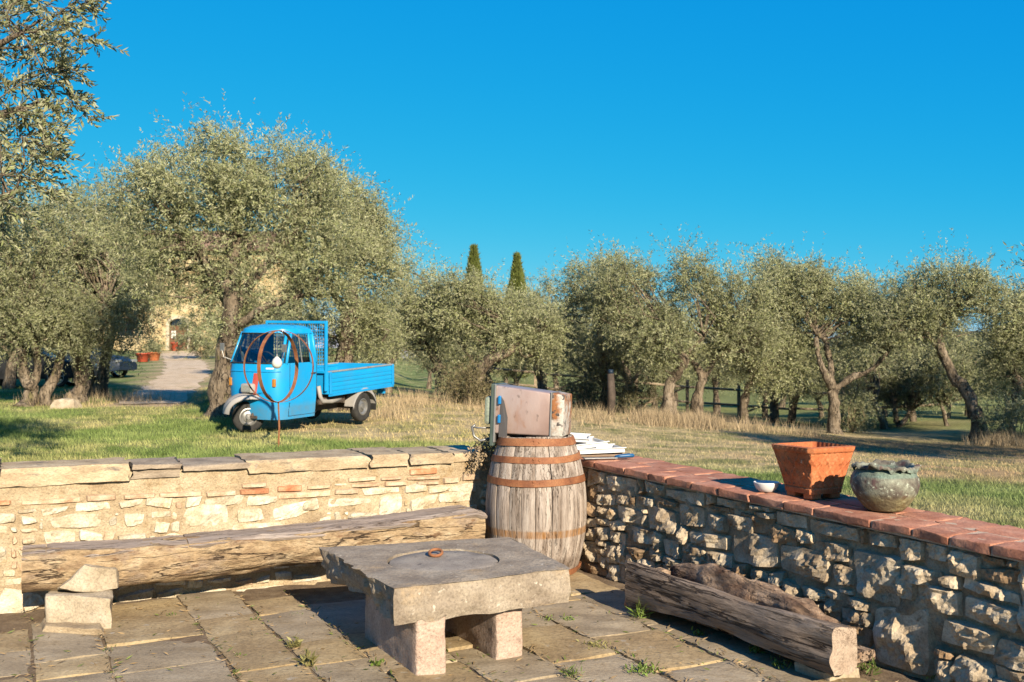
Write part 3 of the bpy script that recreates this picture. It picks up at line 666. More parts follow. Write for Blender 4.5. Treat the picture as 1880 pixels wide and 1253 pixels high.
def boulder(name, V, m, parent=None, amp=.02, seed=0, freq=6, cuts=9, bev=.015, world=True, fl=40):
    """irregular block from 8 corners (bottom 4, top 4)"""
    bm = bmesh.new(); vs = [bm.verts.new(v) for v in V]
    for q in ((3, 2, 1, 0), (4, 5, 6, 7), (0, 1, 5, 4), (1, 2, 6, 5), (2, 3, 7, 6), (3, 0, 4, 7)): bm.faces.new([vs[i] for i in q])
    bmesh.ops.bevel(bm, geom=bm.edges[:], offset=bev, segments=2, profile=.6, affect='EDGES')
    bmesh.ops.subdivide_edges(bm, edges=[e for e in bm.edges if e.calc_length() > bev * 2.2], cuts=cuts, use_grid_fill=True)
    bm.verts.index_update(); W = np.array([v.co for v in bm.verts]); f = [[v.index for v in q.verts] for q in bm.faces]; bm.free()
    W += amp * np.stack([fbm(W * freq + seed + 5 * k, 4, k) for k in range(3)], 1)
    return sharp(fixn(mk(name, W, f, m, parent, False, world)), fl)
def hexa(fl, fr, dep, z0, z1, inset=(0, 0, 0, 0), dirv=WL, back=-WLn):
    a, b = np.array(fl, float), np.array(fr, float); d = back * dep; out = []
    for z, ins in ((z0, 0), (z1, 1)):
        for p, s in ((a, 1), (b, -1), (b + d, -1), (a + d, 1)):
            q = p + (dirv * s * inset[0 if s > 0 else 1] if ins else 0); out.append((q[0], q[1], z))
    return out
m_support = mat("grey_field_stone", [(.33, .26, .17), (.47, .385, .27), (.58, .50, .38)], 6, .9, .6, 40, .01, rnd=.1)
sb = empty("stone_support", on_z(140, 1160, 0), 0, "stack of rough stones propping the left end of the log bench", "stone")
P1, P2 = on_z(84, 1154, 0), on_z(203, 1156, 0)
boulder("lower_stone", hexa(P1, P2, .30, -.02, .175, (.01, -.01)), m_support, sb, .016, 2, 7)
Q1, Q2 = on_z(70, 1163, 0), on_z(196, 1167, 0); boulder("foot_stone", hexa(Q1, Q2, .2, -.02, .035, (.03, .03)), m_cap, sb, .008, 5, 9, 8, .008)
T = [on_plane(x, y, P1 - WLn * .0, WLn) for x, y in ((105, 1086), (217, 1081), (212, 1050), (158, 1037))]
Tb = [p - WLn * .17 for p in T]
boulder("wedge_stone", [T[0], T[1], Tb[1], Tb[0], T[3], T[2], Tb[2], Tb[3]], m_support, sb, .016, 9, 8, 9, .012)

# hollow log on the right
q0, q1 = np.array([.665, 5.84, 0]), np.array([1.44, 4.50, 0]); TL = float(np.linalg.norm(q1 - q0)); trz = math.atan2(q1[1] - q0[1], q1[0] - q0[0])
tr = empty("hollow_log", q0, trz, "hollowed old oak log trough with rotten rim by the rubble wall", "log")
def strip_loft(name, m, n, fn, nz, seed, capmat=None, freq=(4, 16, 16), k_=40):
    S = [fn(i / n) for i in range(n + 1)]; return sharp(loft(S, name, m, tr, nz, seed, True, capmat, freq), 55)
def poly_section(x, poly, k=36):
    poly = np.array(poly, float); q = np.vstack([poly, poly[:1]]); l = np.r_[0, np.cumsum(np.linalg.norm(np.diff(q, axis=0), axis=1))]
    s = np.linspace(0, l[-1], k, endpoint=False); return [(x, np.interp(t, l, q[:, 0]), np.interp(t, l, q[:, 1])) for t in s]
def front_board(t):
    zt = np.interp(t, [0, .08, .3, .6, .85, 1], [.305, .30, .28, .27, .28, .278]); w = np.interp(t, [0, .2, .6, .9, 1], [.09, .10, .12, .13, .16]); zb = np.interp(t, [0, .2, .5, .8, 1], [.05, .075, .09, .06, .055])
    return poly_section(t * TL, [(.01, zb), (-.012, zb + .08), (0, zt - .03), (.012, zt), (w, zt - .02), (w + .06 * (1 - sstep(.8, .95, t)), zb + .10), (w + .12 * (1 - sstep(.8, .95, t)), zb + .02), (.10, zb - .005)])
strip_loft("front_side", m_trough, 60, front_board, .009, 4, m_end)
def bottom_board(t): return poly_section(t * TL * .93 + .008, [(.11, .045), (.40, .05), (.40, .10), (.12, .095)])
strip_loft("trough_floor", m_rot, 30, bottom_board, .012, 14)
def back_board(t):
    e = .86; zt = np.interp(t, [0, .1, .25, .5, .8, 1], [.24, .285, .30, .295, .26, .16]) ; y0 = np.interp(t, [0, .3, 1], [.27, .25, .24])
    return poly_section(.03 + t * TL * e, [(y0, .09), (y0 + .02, zt - .06), (y0 + .035, zt), (y0 + .13, zt - .01), (y0 + .15, .07)])
strip_loft("back_side", m_rot, 54, back_board, .030, 23, m_rot, (6, 13, 13))
def left_cap(t): return poly_section(.006 + t * .055, [(.07, .06), (.34, .07), (.35, .20), (.24, .24), (.07, .24)])
strip_loft("end_piece", m_rot, 5, left_cap, .008, 31)
bc = on_z(1157, 1116, 0); boulder("brick_prop", [(x, y, z) for z in (-.01, .05) for x, y in ((bc[0] - .03, bc[1] - .04), (bc[0] + .03, bc[1] - .04), (bc[0] + .03, bc[1] + .05), (bc[0] - .03, bc[1] + .05))], m_brick_red, None, .006, 3, 14, 5, .008)
tag(bpy.context.scene.objects["brick_prop"], "small broken red brick propping the far end of the hollow log", "brick")
bc = on_z(1500, 1243, 0); S_ = np.array([bc + WR * a - WRn * b for a, b in ((-.12, -.02), (.10, -.03), (.10, .17), (-.12, .17))])
boulder("slab_prop", [(p[0], p[1], z) for z in (-.01, .045) for p in S_], m_support, None, .008, 6, 12, 6, .008)
tag(bpy.context.scene.objects["slab_prop"], "flat pale stone under the near end of the hollow log", "stone")

# ------------------------------------------------------------------ barrel
BX, BY = .168, 6.95
ba = empty("wine_barrel", (BX, BY, 0), .1, "tall weathered oak wine barrel with three rusty hoops", "barrel")
BH = .955
def br(z): return .352 - .092 * abs((z - .45) / .48) ** 2.1
NS = 21; an = 0
bwd = [R.uniform(.8, 1.25) for _ in range(NS)]; tot = sum(bwd)
for k in range(NS):
    a0 = an; an += bwd[k] / tot * 2 * math.pi; gp = R.uniform(.004, .011); a1 = an - gp; mb = MB(); rows = []
    tw = R.uniform(-.012, .012); dz = R.uniform(-.010, .006); ro = R.uniform(-.004, .003)
    for i in range(17):
        z = .0 + (BH + dz) * i / 16; r = br(z) + ro; gz_ = gp * (1 + .6 * math.sin(i * .7 + k))
        row = [((r - .022) * math.cos(a), (r - .022) * math.sin(a), z) for a in (a1, a0)] + [((r + (-.004 if q in (0, 5) else 0)) * math.cos(a0 + (a1 - gz_ * .3 - a0) * q / 5 + tw * (i / 16 - .5)), (r + (-.004 if q in (0, 5) else 0)) * math.sin(a0 + (a1 - gz_ * .3 - a0) * q / 5 + tw * (i / 16 - .5)), z) for q in range(6)]
        rows.append(row)
    Gd = np.array(rows); a_, b_ = Gd.shape[:2]; P = Gd.reshape(-1, 3); Gd = Gd + (.0022 * fbm(P * np.array([20, 20, 3]) + k, 3)).reshape(a_, b_)[..., None] * np.array([1, 1, 0])
    f = [(i * b_ + j, i * b_ + (j + 1) % b_, (i + 1) * b_ + (j + 1) % b_, (i + 1) * b_ + j) for i in range(a_ - 1) for j in range(b_)] + [tuple(range(b_)), tuple((a_ - 1) * b_ + j for j in range(b_))]
    sharp(fixn(mk("stave", Gd.reshape(-1, 3), f, m_stave, ba, False, False)), 40)
def hoop(z0, z1, tilt, seed):
    rows = []
    for z, e in ((z0, .003), (z0, .0065), (z1, .0065), (z1, .003), (z1, -.002)):
        row = []
        for q in range(64):
            a = 2 * math.pi * q / 64; zz = z + tilt * math.cos(a - .6) + .003 * math.sin(3 * a + seed); r = br(min(max(z, 0), BH)) + e + .0025 * math.sin(2 * a + seed)
            row.append((r * math.cos(a), r * math.sin(a), zz))
        rows.append(row)
    G = np.array(rows); a_, b_ = G.shape[:2]
    f = [(i * b_ + j, i * b_ + (j + 1) % b_, (i + 1) * b_ + (j + 1) % b_, (i + 1) * b_ + j) for i in range(a_ - 1) for j in range(b_)]
    o = sharp(fixn(mk("hoop", G.reshape(-1, 3), f, m_rust, ba, False, False)), 40)
    for q, dz in ((-1.75, .3), (-1.75, .7), (-1.62, .5)):
        zz = z0 + (z1 - z0) * dz + tilt * math.cos(q - .6); r = br((z0 + z1) / 2) + .0075; MB().lathe([(.0065, -.003), (.006, .001), (.003, .003), (0, .0035)], 8, (r * math.cos(q), r * math.sin(q), zz), Matrix.Rotation(q, 4, 'Z') @ Matrix.Rotation(math.pi / 2, 4, 'Y')).build("rivet", m_rust, o)
    return o
hoop(.898, .948, .002, 1); hoop(.790, .832, .008, 2); hoop(.640, .685, .006, 4); hoop(.02, .062, .002, 7)
mb = MB(); mb.lathe([(0, .905), (.235, .905), (.238, .88)], 40); mb.build("barrel_head", m_stave, ba)

# small rusty bowl at the barrel's foot
pc = on_z(1052, 1050, 0); mb = MB().lathe([(.05, .002), (.075, .03), (.082, .06), (.077, .06), (.07, .03), (.04, .012), (0, .010)], 28)
o = mb.build("rusty_bowl", m_rust, None, True); o.location = (pc[0] - .02, pc[1] + .03, .0); tag(o, "small rusty iron bowl on the ground beside the barrel foot", "bowl")

# ------------------------------------------------------------------ old metal tank on the barrel
m_zinc = mat("dull_galvanised_sheet", [(.36, .235, .195), (.50, .365, .32), (.57, .46, .42)], 4, .38, .25, 22, .006, stretch=(1, 1, .5), metallic=.35, spec=.5, rnd=0, spots=[(6, .62, .72, (.42, .22, .13)), (22, .60, .70, (.26, .19, .16)), (3, .55, .64, (.40, .20, .11))])
m_zinc_rust = mat("rusty_flaked_paint", [(.44, .42, .38), (.56, .52, .46), (.34, .16, .07)], 9, .7, .5, 30, .006, rnd=0, spots=[(4, .53, .6, (.34, .14, .05)), (24, .57, .62, (.07, .06, .055))])
m_teal = mat("dark_teal_enamel", [(.05, .075, .065), (.10, .13, .11)], 8, .5, .2, 30, .003, rnd=0)
m_sage = mat("sage_green_enamel", [(.20, .245, .19), (.29, .33, .26)], 10, .55, .3, 30, .003, rnd=0, spots=[(20, .64, .72, (.20, .12, .06))])
m_blue_pl = mat("blue_plastic", [(.012, .19, .48)], 8, .4, .1, 30, .002, rnd=0)
m_blue_dk = mat("dark_blue_plastic", [(.012, .10, .25)], 8, .4, .1, 30, .002, rnd=0)
m_grey_metal = mat("grey_steel", [(.26, .26, .25), (.38, .375, .36)], 8, .45, .2, 40, .002, metallic=.6, rnd=0)
m_dark_sheet = mat("dark_grey_sheet", [(.13, .115, .105), (.20, .18, .165)], 6, .6, .25, 30, .003, rnd=0)
tank = empty("metal_tank", (BX, BY, .957), 0, "old boxy sheet metal tank with rusty end lying on the barrel", "tank")
tank.rotation_euler = (0, math.radians(2.0), math.radians(-14))
bx0, bx1, bz1 = -.315, .235, .325
def tankbox(x0, x1, y0, y1, z0, z1a, z1b, bev=.012):
    bm = bmesh.new(); v = [bm.verts.new(p) for p in ((x0, y0, z0), (x1, y0, z0), (x1, y1, z0), (x0, y1, z0), (x0, y0, z1a), (x1, y0, z1b), (x1, y1, z1b), (x0, y1, z1a))]
    for q in ((3, 2, 1, 0), (4, 5, 6, 7), (0, 1, 5, 4), (1, 2, 6, 5), (2, 3, 7, 6), (3, 0, 4, 7)): bm.faces.new([v[i] for i in q])
    bmesh.ops.bevel(bm, geom=bm.edges[:], offset=bev, segments=3, profile=.5, affect='EDGES'); bm.verts.index_update()
    r = ([p.co[:] for p in bm.verts], [[w.index for w in q.verts] for q in bm.faces]); bm.free(); return r
fr_y, bk_y = -.13, .17
mb = MB(); mb.add(*tankbox(-.27, .125, fr_y, bk_y, .003, .335, .298)); sharp(mb.build("tank_body", m_zinc, tank), 30)
mb = MB(); mb.add(*tankbox(.128, .215, fr_y - .003, bk_y + .003, .002, .300, .288, .01)); sharp(mb.build("rusty_end", m_zinc_rust, tank), 30)
mb = MB().box(.121, .133, fr_y - .008, bk_y + .008, -.001, .304, .003); mb.build("seam", m_grey_metal, tank)
mb = MB().box(-.30, -.27, fr_y - .006, bk_y + .006, -.085, .345, .006); mb.build("end_plate", m_teal, tank)
mb = MB().box(-.275, -.262, fr_y - .010, bk_y + .01, -.06, .341, .003); mb.build("rim_strip", m_grey_metal, tank)
Mx = Matrix.Rotation(math.radians(90), 4, 'Y') @ Matrix.Scale(1.0, 4)
mb = MB().box(-.350, -.300, -.12, .05, .06, .255, .022); sharp(mb.build("sage_cap", m_sage, tank), 30)
mb = MB()
fl_ = [(-.235, fr_y - .006, -.02), (-.165, fr_y - .05, -.02), (-.165, fr_y - .045, .12), (-.200, fr_y - .02, .23), (-.225, fr_y - .006, .26)]
mb.add(fl_ + [(x, y + .004, z) for x, y, z in fl_], [(0, 1, 2, 3, 4), (9, 8, 7, 6, 5)] + [(i, (i + 1) % 5, 5 + (i + 1) % 5, 5 + i) for i in range(5)]); mb.build("bent_flap", m_dark_sheet, tank)
for z in (.235, .105):
    mb = MB().box(-.242, -.222, fr_y - .026, fr_y - .004, z - .028, z + .03, .005); mb.build("blue_clip", m_blue_pl, tank)
mb = MB(); mb.tube([(-.30, -.06, -.035), (-.38, -.07, -.06), (-.43, -.07, -.03), (-.445, -.07, .03), (-.425, -.07, .05)], .009, 8); mb.tube([(-.31, -.07, .035), (-.40, -.075, .03), (-.45, -.07, .035)], .006, 8); mb.build("hook_pipe", m_grey_metal, tank, True)

# white trays and brush on the coping behind the barrel
m_white = mat("white_plastic", [(.74, .74, .72), (.82, .82, .80)], 6, .45, .1, 30, .002, rnd=.04)
def tray(name, c, w, d, h, rz, tx, ty, label):
    mb = MB(); a = .012
    mb.box(-w / 2, w / 2, -d / 2, d / 2, 0, .006); 
    for s in (-1, 1):
        mb.box(-w / 2, w / 2, s * d / 2 - .004, s * d / 2 + .004, -.001, h); mb.box(s * w / 2 - .004, s * w / 2 + .004, -d / 2 + .005, d / 2 - .005, .001, h - .002)
        mb.box(-w / 2 - .012, w / 2 + .012, s * (d / 2 + .008) - .008, s * (d / 2 + .008) + .008, h, h + .005)
    o = mb.build(name, m_white, None); o.location = c; o.rotation_euler = (tx, ty, rz); tag(o, label, "tray", "white trays stacked on the coping"); return o
cp = RO + WR * .42 - WRn * .26 + np.array([-.20, .0, 0]); zc = rtop(.42) + .006
mb = MB().tube([(-.12, 0, .012), (-.02, .0, .015), (.02, 0, .016)], [.006, .010, .011], 8); 
br_o = empty("scraper", cp + np.array([.27, -.17, 0]) + np.array([0, 0, rtop(.5) - .0 + .006]), math.radians(12), "grey scraper with a blue handle lying on the coping under the white trays", "scraper")
mb = MB().box(-.30, -.06, -.035, .03, .004, .010, .002); mb.build("blade", m_grey_metal, br_o)
mb = MB().tube([(-.07, 0, .014), (-.03, 0, .017), (.03, 0, .020), (.06, 0, .020), (.072, 0, .019)], [.009, .013, .015, .014, .008], 10); mb.build("handle", m_blue_dk, br_o, True)
mb = MB(); mb.box(-.02, .32, -.13, .13, 0, .028, .008); wb = mb.build("wooden_board", m_trough, None); wb.location = (cp[0] - .05, cp[1] + .02, rtop(.42) + .004); wb.rotation_euler = (0, 0, math.radians(12)); tag(wb, "short wooden board under the white trays behind the barrel", "board")
zb = rtop(.4) + .034
tray("plastic_tray", (cp[0] + .05, cp[1] + .03, zb), .42, .28, .030, math.radians(10), 0, math.radians(-1.5), "wide shallow white tray lowest in the stack behind the barrel")
tray("plastic_tray", (cp[0] + .0, cp[1] + .07, zb + .042), .27, .22, .028, math.radians(24), math.radians(4), math.radians(-4), "middle white tray tilted on the stack behind the barrel")
tray("plastic_tray", (cp[0] - .06, cp[1] + .10, zb + .082), .20, .16, .024, math.radians(-6), math.radians(7), math.radians(3), "smallest white tray topmost of the stack behind the barrel")

# dry vine in the corner
m_dry = mat("dry_stems", [(.30, .22, .13), (.42, .32, .2)], 20, .95, .2, 40, .002, rnd=0)
vn = empty("dried_creeper", (-.13, 7.14, .45), 0, "brown dried creeper hanging in the gap between wall and barrel", "creeper"); mb = MB(); vr = random.Random(4); lv = []
for k in range(46):
    p = Vector((vr.uniform(-.24, -.06), vr.uniform(7.06, 7.22), vr.uniform(.80, .86))); pts = [p.copy()]
    for j in range(7):
        p = p + Vector((vr.uniform(-.035, .03), vr.uniform(-.03, .02), vr.uniform(-.06, .025) if j > 1 else vr.uniform(-.01, .05))); pts.append(p.copy())
    mb.tube(pts, .0022, 4, False)
    for j in range(3, 8):
        for _ in range(3): lv.append(tuple(pts[j] + Vector((vr.uniform(-.02, .02),) * 3)))
mb.build("stems", m_dry, vn, False, True)
LV = np.array(lv); n_ = len(LV); dd = rng.normal(size=(n_, 3)); dd /= np.linalg.norm(dd, axis=1)[:, None]; ss = np.cross(dd, rng.normal(size=(n_, 3))); ss /= np.linalg.norm(ss, axis=1)[:, None]
Q = np.stack([LV, LV + dd * .012 + ss * .006, LV + dd * .026, LV + dd * .012 - ss * .006], 1).reshape(-1, 3); mk_fast("dead_leaves", Q, np.arange(n_ * 4), 4, m_dry, vn)

# ------------------------------------------------------------------ pots on the coping
def on_cop(s, d): p = RO + WR * s - WRn * d; return np.array([p[0], p[1], rtop(s) + .002])
m_terra = mat("terracotta", [(.42, .11, .038), (.53, .165, .06), (.61, .25, .11)], 7, .8, .35, 60, .004, rnd=.03, spots=[(26, .66, .72, (.70, .45, .30))])
pl = empty("terracotta_planter", on_cop(2.34, .225), math.atan2(WR[1], WR[0]) - math.radians(5), "square terracotta planter with scalloped rim and relief pattern on the coping", "planter")
H = .285; hb, ht = .104, .158; nn = 33
def prof_half(t): return hb + (ht - hb) * (t ** 1.15)
def relief(u, t, sidex):
    """raised leaves and lozenges on a face, u -1..1, t 0..1"""
    r = 0
    c = abs(abs((u * 1.5 + t * 1.9) % 1 - .5) * 2 - 1); d = abs(abs((u * 1.5 - t * 1.9) % 1 - .5) * 2 - 1)
    if .13 < t < .86: r += .006 * max(0, 1 - min(c, d) / .16)
    gx, gt = (u * 2.6) % 1 - .5, (t * 3.6) % 1 - .5
    if .15 < t < .84: r += .009 * max(0, 1 - (gx * gx + gt * gt) / .05) + .006 * max(0, 1 - ((gx - .26) ** 2 + (gt + .2) ** 2) / .02) + .006 * max(0, 1 - ((gx + .26) ** 2 + (gt + .2) ** 2) / .02)
    if t < .12: r += .006 + .004 * abs(math.sin(u * 26))
    if t > .88: r += .008 + .006 * abs(math.sin(u * 12.5)) * (1 if t < .97 else .4)
    return r
mb = MB(); ax = [((0, -1), (1, 0)), ((1, 0), (0, 1)), ((0, 1), (-1, 0)), ((-1, 0), (0, -1))]; TT = 48; rows = [[] for _ in range(TT + 1)]
for (nx, ny), (tx, ty) in ax:
    for j in range(nn * 2):
        u = -1 + 2 * j / (nn * 2)
        for i in range(TT + 1):
            t = i / TT; h = prof_half(t); r = relief(u, t, nx) * min(1, (1 - abs(u)) * 14)
            dz = -.010 * abs(math.sin((u + 1) * math.pi * 3)) if 0 < i and t > .93 else 0
            rows[i].append((nx * (h + r) + tx * u * h, ny * (h + r) + ty * u * h, .03 + (H - .03) * t - (.0 if t < .93 else 0)))
rim = np.array(rows[-1]); inner1 = rim * np.array([.85, .85, 1]) + np.array([0, 0, .004]); inner2 = rim * np.array([.60, .60, 0]) + np.array([0, 0, .06])
G = np.array(rows + [inner1.tolist(), inner2.tolist()]); a_, b_ = G.shape[:2]
f = [(i * b_ + j, i * b_ + (j + 1) % b_, (i + 1) * b_ + (j + 1) % b_, (i + 1) * b_ + j) for i in range(a_ - 1) for j in range(b_)] + [tuple((a_ - 1) * b_ + j for j in range(b_)), tuple(range(b_ - 1, -1, -1))]
o = fixn(mk("planter_body", G.reshape(-1, 3), f, m_terra, pl, False, False)); sharp(o, 60)
for sx in (-1, 1):
    for sy in (-1, 1):
        mb = MB().box(sx * .068 - .034, sx * .068 + .034, sy * .068 - .034, sy * .068 + .034, 0, .033, .006); mb.build("foot", m_terra, pl)
m_bronze = mat("verdigris_bronze", [(.10, .078, .068), (.19, .18, .14), (.29, .30, .23)], 9, .8, .9, 36, .009, rnd=0, metallic=.15, lo=.36, hi=.62,
               spots=[(13, .55, .63, (.125, .075, .07)), (34, .59, .66, (.42, .46, .37))], bands=[(-.05, .10, (.27, .22, .09), .85), (.175, .225, (.17, .28, .23), .7)])
pt = empty("bronze_pot", on_cop(2.81, .235), .4, "round bronze pot with green patina and crumpled collar beside the planter", "pot")
prof = [(.0, .006), (.075, .002), (.088, .004), (.098, .012), (.13, .05), (.158, .095), (.170, .135), (.166, .17), (.150, .197), (.132, .212), (.128, .216), (.120, .212), (.138, .18), (.14, .10), (.08, .03), (0, .03)]
mb = MB().lathe(prof, 64); mb.build("pot_body", m_bronze, pt, True)
rows = []
for i in range(9):
    row = []
    for q in range(120):
        a = 2 * math.pi * q / 120; t = i / 8; w = math.sin(7 * a + 1) + .7 * math.sin(13 * a) + .5 * math.sin(23 * a + 2)
        r = .122 + .040 * t + .006 * w * t; z = .212 + .026 * math.sin(t * 2.4) + .007 * w * t + .010 * t * math.sin(2 * a + 1.0) - (.012 * max(0, math.sin(17 * a)) if i == 8 else 0)
        row.append((r * math.cos(a), r * math.sin(a), z))
    rows.append(row)
lo = [[(x * .985, y * .985, z - .008) for x, y, z in r] for r in rows[::-1]]
G = np.array(rows + lo); a_, b_ = G.shape[:2]
f = [(i * b_ + j, i * b_ + (j + 1) % b_, (i + 1) % a_ * b_ + (j + 1) % b_, (i + 1) % a_ * b_ + j) for i in range(a_) for j in range(b_)]
sharp(fixn(mk("crumpled_collar", G.reshape(-1, 3), f, m_bronze, pt, False, False)), 50)
mb = MB().lathe([(.0, .004), (.038, .002), (.042, .004), (.060, .022), (.071, .050), (.072, .056), (.068, .056), (.058, .028), (.035, .012), (0, .010)], 40)
o = mb.build("white_bowl", m_white, None, True); o.location = on_cop(2.10, .11); tag(o, "small white ceramic bowl in the planter's shadow on the coping", "bowl")

# ------------------------------------------------------------------ hoop lamp on a stake
hx, hy = -3.06, 13.05; hg = gz(hx, hy)
hl = empty("hoop_lamp", (hx, hy, hg), 0, "globe of two rusty barrel hoops on a stake with a round white lamp", "garden lamp")
zc = 1.5 + (655 - 673) / F * hy - hg; rr_ = .47
def flat_hoop(rot, rad, w, name):
    mb = MB(); n = 72; rows = []
    for e, s in ((0, -1), (0, 1), (.006, 1), (.006, -1)):
        rows.append([((rad - e) * math.cos(a) * math.cos(rot) - s * w / 2 * math.sin(rot), (rad - e) * math.cos(a) * math.sin(rot) + s * w / 2 * math.cos(rot), zc + (rad - e) * math.sin(a)) for a in np.linspace(0, 2 * math.pi, n, endpoint=False)])
    G = np.array(rows); b_ = n
    f = [(i * b_ + j, i * b_ + (j + 1) % b_, (i + 1) % 4 * b_ + (j + 1) % b_, (i + 1) % 4 * b_ + j) for i in range(4) for j in range(b_)]
    return sharp(fixn(mk(name, G.reshape(-1, 3), f, m_rust, hl, False, False)), 40)
flat_hoop(math.radians(-8), .475, .042, "hoop"); flat_hoop(math.radians(72), .470, .05, "hoop")
mb = MB().tube([(.0, 0, -.1), (.012, .005, .25), (.0, 0, zc - .47)], [.014, .013, .012], 6); mb.build("stake", m_rust, hl)
mb = MB().tube([(-.02, 0, zc + .46), (-.02, 0, zc + .13)], .005, 6); mb.tube([(-.02, 0, zc + .16), (-.02, 0, zc + .10)], [.008, .011], 8); mb.build("lamp_rod", m_grey_metal, hl)
m_lamp = mat("milky_glass", [(.66, .66, .60)], 5, .2, 0, 10, .001, rnd=0, spec=.5)
mb = MB().lathe([(.004, .13), (.022, .125), (.03, .112), (.05, .095), (.064, .065), (.068, .04), (.062, .01), (.045, -.015), (.02, -.027), (.001, -.03)], 28, (-.02, 0, zc)); mb.build("lamp_globe", m_lamp, hl, True)
# ------------------------------------------------------------------ three-wheeled pickup (local x forward, y left, z up, origin under the front wheel)
m_blue = mat("azure_truck_paint", [(.003, .325, .70), (.006, .365, .77)], 3, .42, .12, 9, .006, rnd=0, spec=.5, coat=.12, spots=[(30, .74, .80, (.45, .42, .38)), (2.2, .52, .78, (.03, .30, .60)), (7, .62, .8, (.06, .33, .62))], bands=[(.05, .46, (.13, .22, .27), .55)])
m_rail = mat("bare_worn_rail", [(.20, .29, .36), (.34, .34, .33)], 6, .6, .3, 20, .004, rnd=0, spots=[(12, .6, .7, (.26, .14, .08))])
m_blue_worn = mat("worn_azure_paint", [(.006, .29, .66), (.015, .34, .72)], 3, .5, .15, 12, .006, rnd=0, spec=.4, spots=[(14, .66, .72, (.42, .40, .37)), (40, .70, .76, (.25, .12, .06))])
m_fender = mat("grey_plastic_fender", [(.33, .31, .285), (.42, .395, .365)], 5, .65, .15, 40, .003, rnd=0)
m_tyre = mat("tyre_rubber", [(.022, .021, .020), (.05, .047, .042)], 9, .85, .3, 40, .003, rnd=0)
m_rim = mat("steel_rim", [(.26, .25, .235), (.38, .37, .35)], 10, .4, .1, 30, .002, metallic=.6, rnd=0, spots=[(12, .6, .7, (.26, .2, .15))])
m_black = mat("black_rubber", [(.018, .018, .018), (.035, .034, .032)], 8, .7, .1, 30, .002, rnd=0)
m_chassis = mat("dirty_chassis", [(.05, .038, .03), (.12, .09, .07)], 7, .85, .3, 30, .004, rnd=0)
m_glass = glassmat("cab_glass", (.80, .90, .92), .30)
m_chrome = mat("chrome", [(.6, .6, .58)], 5, .18, 0, 10, .001, metallic=.95, rnd=0)
m_amber = mat("amber_lens", [(.45, .16, .02), (.55, .26, .05)], 20, .25, 0, 10, .001, rnd=0, spec=.5)
m_redpaint = mat("faded_red_stripe", [(.50, .07, .055), (.58, .13, .10)], 8, .6, .1, 20, .002, rnd=0)
m_seat = mat("dark_seat_vinyl", [(.05, .10, .13), (.09, .15, .18)], 8, .6, .2, 30, .003, rnd=0)
m_lens = mat("headlight_glass", [(.55, .56, .54)], 8, .12, .3, 60, .002, rnd=0, metallic=.5, spec=.6)
TH = math.atan2(-.91, -.41)
tk = empty("pickup_truck", (-4.02, 15.06, gz(-4.02, 15.06) + .0), TH, "bright blue three-wheeled pickup truck parked on the lawn", "truck")
tk.rotation_euler = (math.radians(-1.2), math.radians(1.6), TH)
def cab_ring(z):
    w = np.interp(z, [.2, .5, 1.05, 1.50, 1.56, 1.61, 1.635], [.575, .61, .615, .545, .53, .44, .22]); xr = np.interp(z, [.2, 1.05, 1.50, 1.56, 1.61, 1.635], [-.97, -.97, -.93, -.92, -.84, -.66])
    xf = np.interp(z, [.2, .5, .8, 1.05, 1.50, 1.56, 1.61, 1.635], [-.02, .045, .06, .03, -.16, -.17, -.26, -.42])
    half = [(xr, .0), (xr, .72 * w), (xr + .01, .93 * w), (xr + .05, w), (-.78 if z < 1.53 else xr + .15, w), (-.55, w), (min(-.30, xf - .3), w), (xf - .20, .985 * w), (xf - .12, .93 * w), (xf - .055, .80 * w), (xf - .022, .6 * w), (xf - .006, .33 * w), (xf, .0)]
    pts = [(x, y, z) for x, y in half] + [(x, -y, z) for x, y in half[-2:0:-1]]
    return pts
NR = len(cab_ring(1.0))
def ringloft(zs, name, m, parent, capb=False, capt=False, sel=None, ang=30):
    G = np.array([cab_ring(z) for z in zs]); a, b = G.shape[:2]
    f = [(i * b + j, i * b + (j + 1) % b, (i + 1) * b + (j + 1) % b, (i + 1) * b + j) for i in range(a - 1) for j in range(b) if sel is None or j in sel]
    if capb: f.append(tuple(range(b - 1, -1, -1)))
    if capt: f.append(tuple((a - 1) * b + j for j in range(b)))
    us = sorted({i for q in f for i in q}); ren = {k: n for n, k in enumerate(us)}; f = [tuple(ren[i] for i in q) for q in f]; G = G.reshape(-1, 3)[us]
    return sharp(fixn(mk(name, G.reshape(-1, 3), f, m, parent, True, False)), ang)
body = ringloft([.20, .23, .5, .8, .93, 1.0, 1.05], "cab_body", m_blue, tk, True, False)
roof = ringloft([1.50, 1.515, 1.56, 1.61, 1.635], "cab_roof", m_blue, tk, False, True)
ringloft([1.05, 1.28, 1.50], "rear_pillar", m_blue, tk, sel=(1, 2)); ringloft([1.05, 1.28, 1.50], "rear_pillar", m_blue, tk, sel=(NR - 2, NR - 3))
ringloft([1.08, 1.47], "rear_window", m_glass, tk, sel=(0, NR - 1))
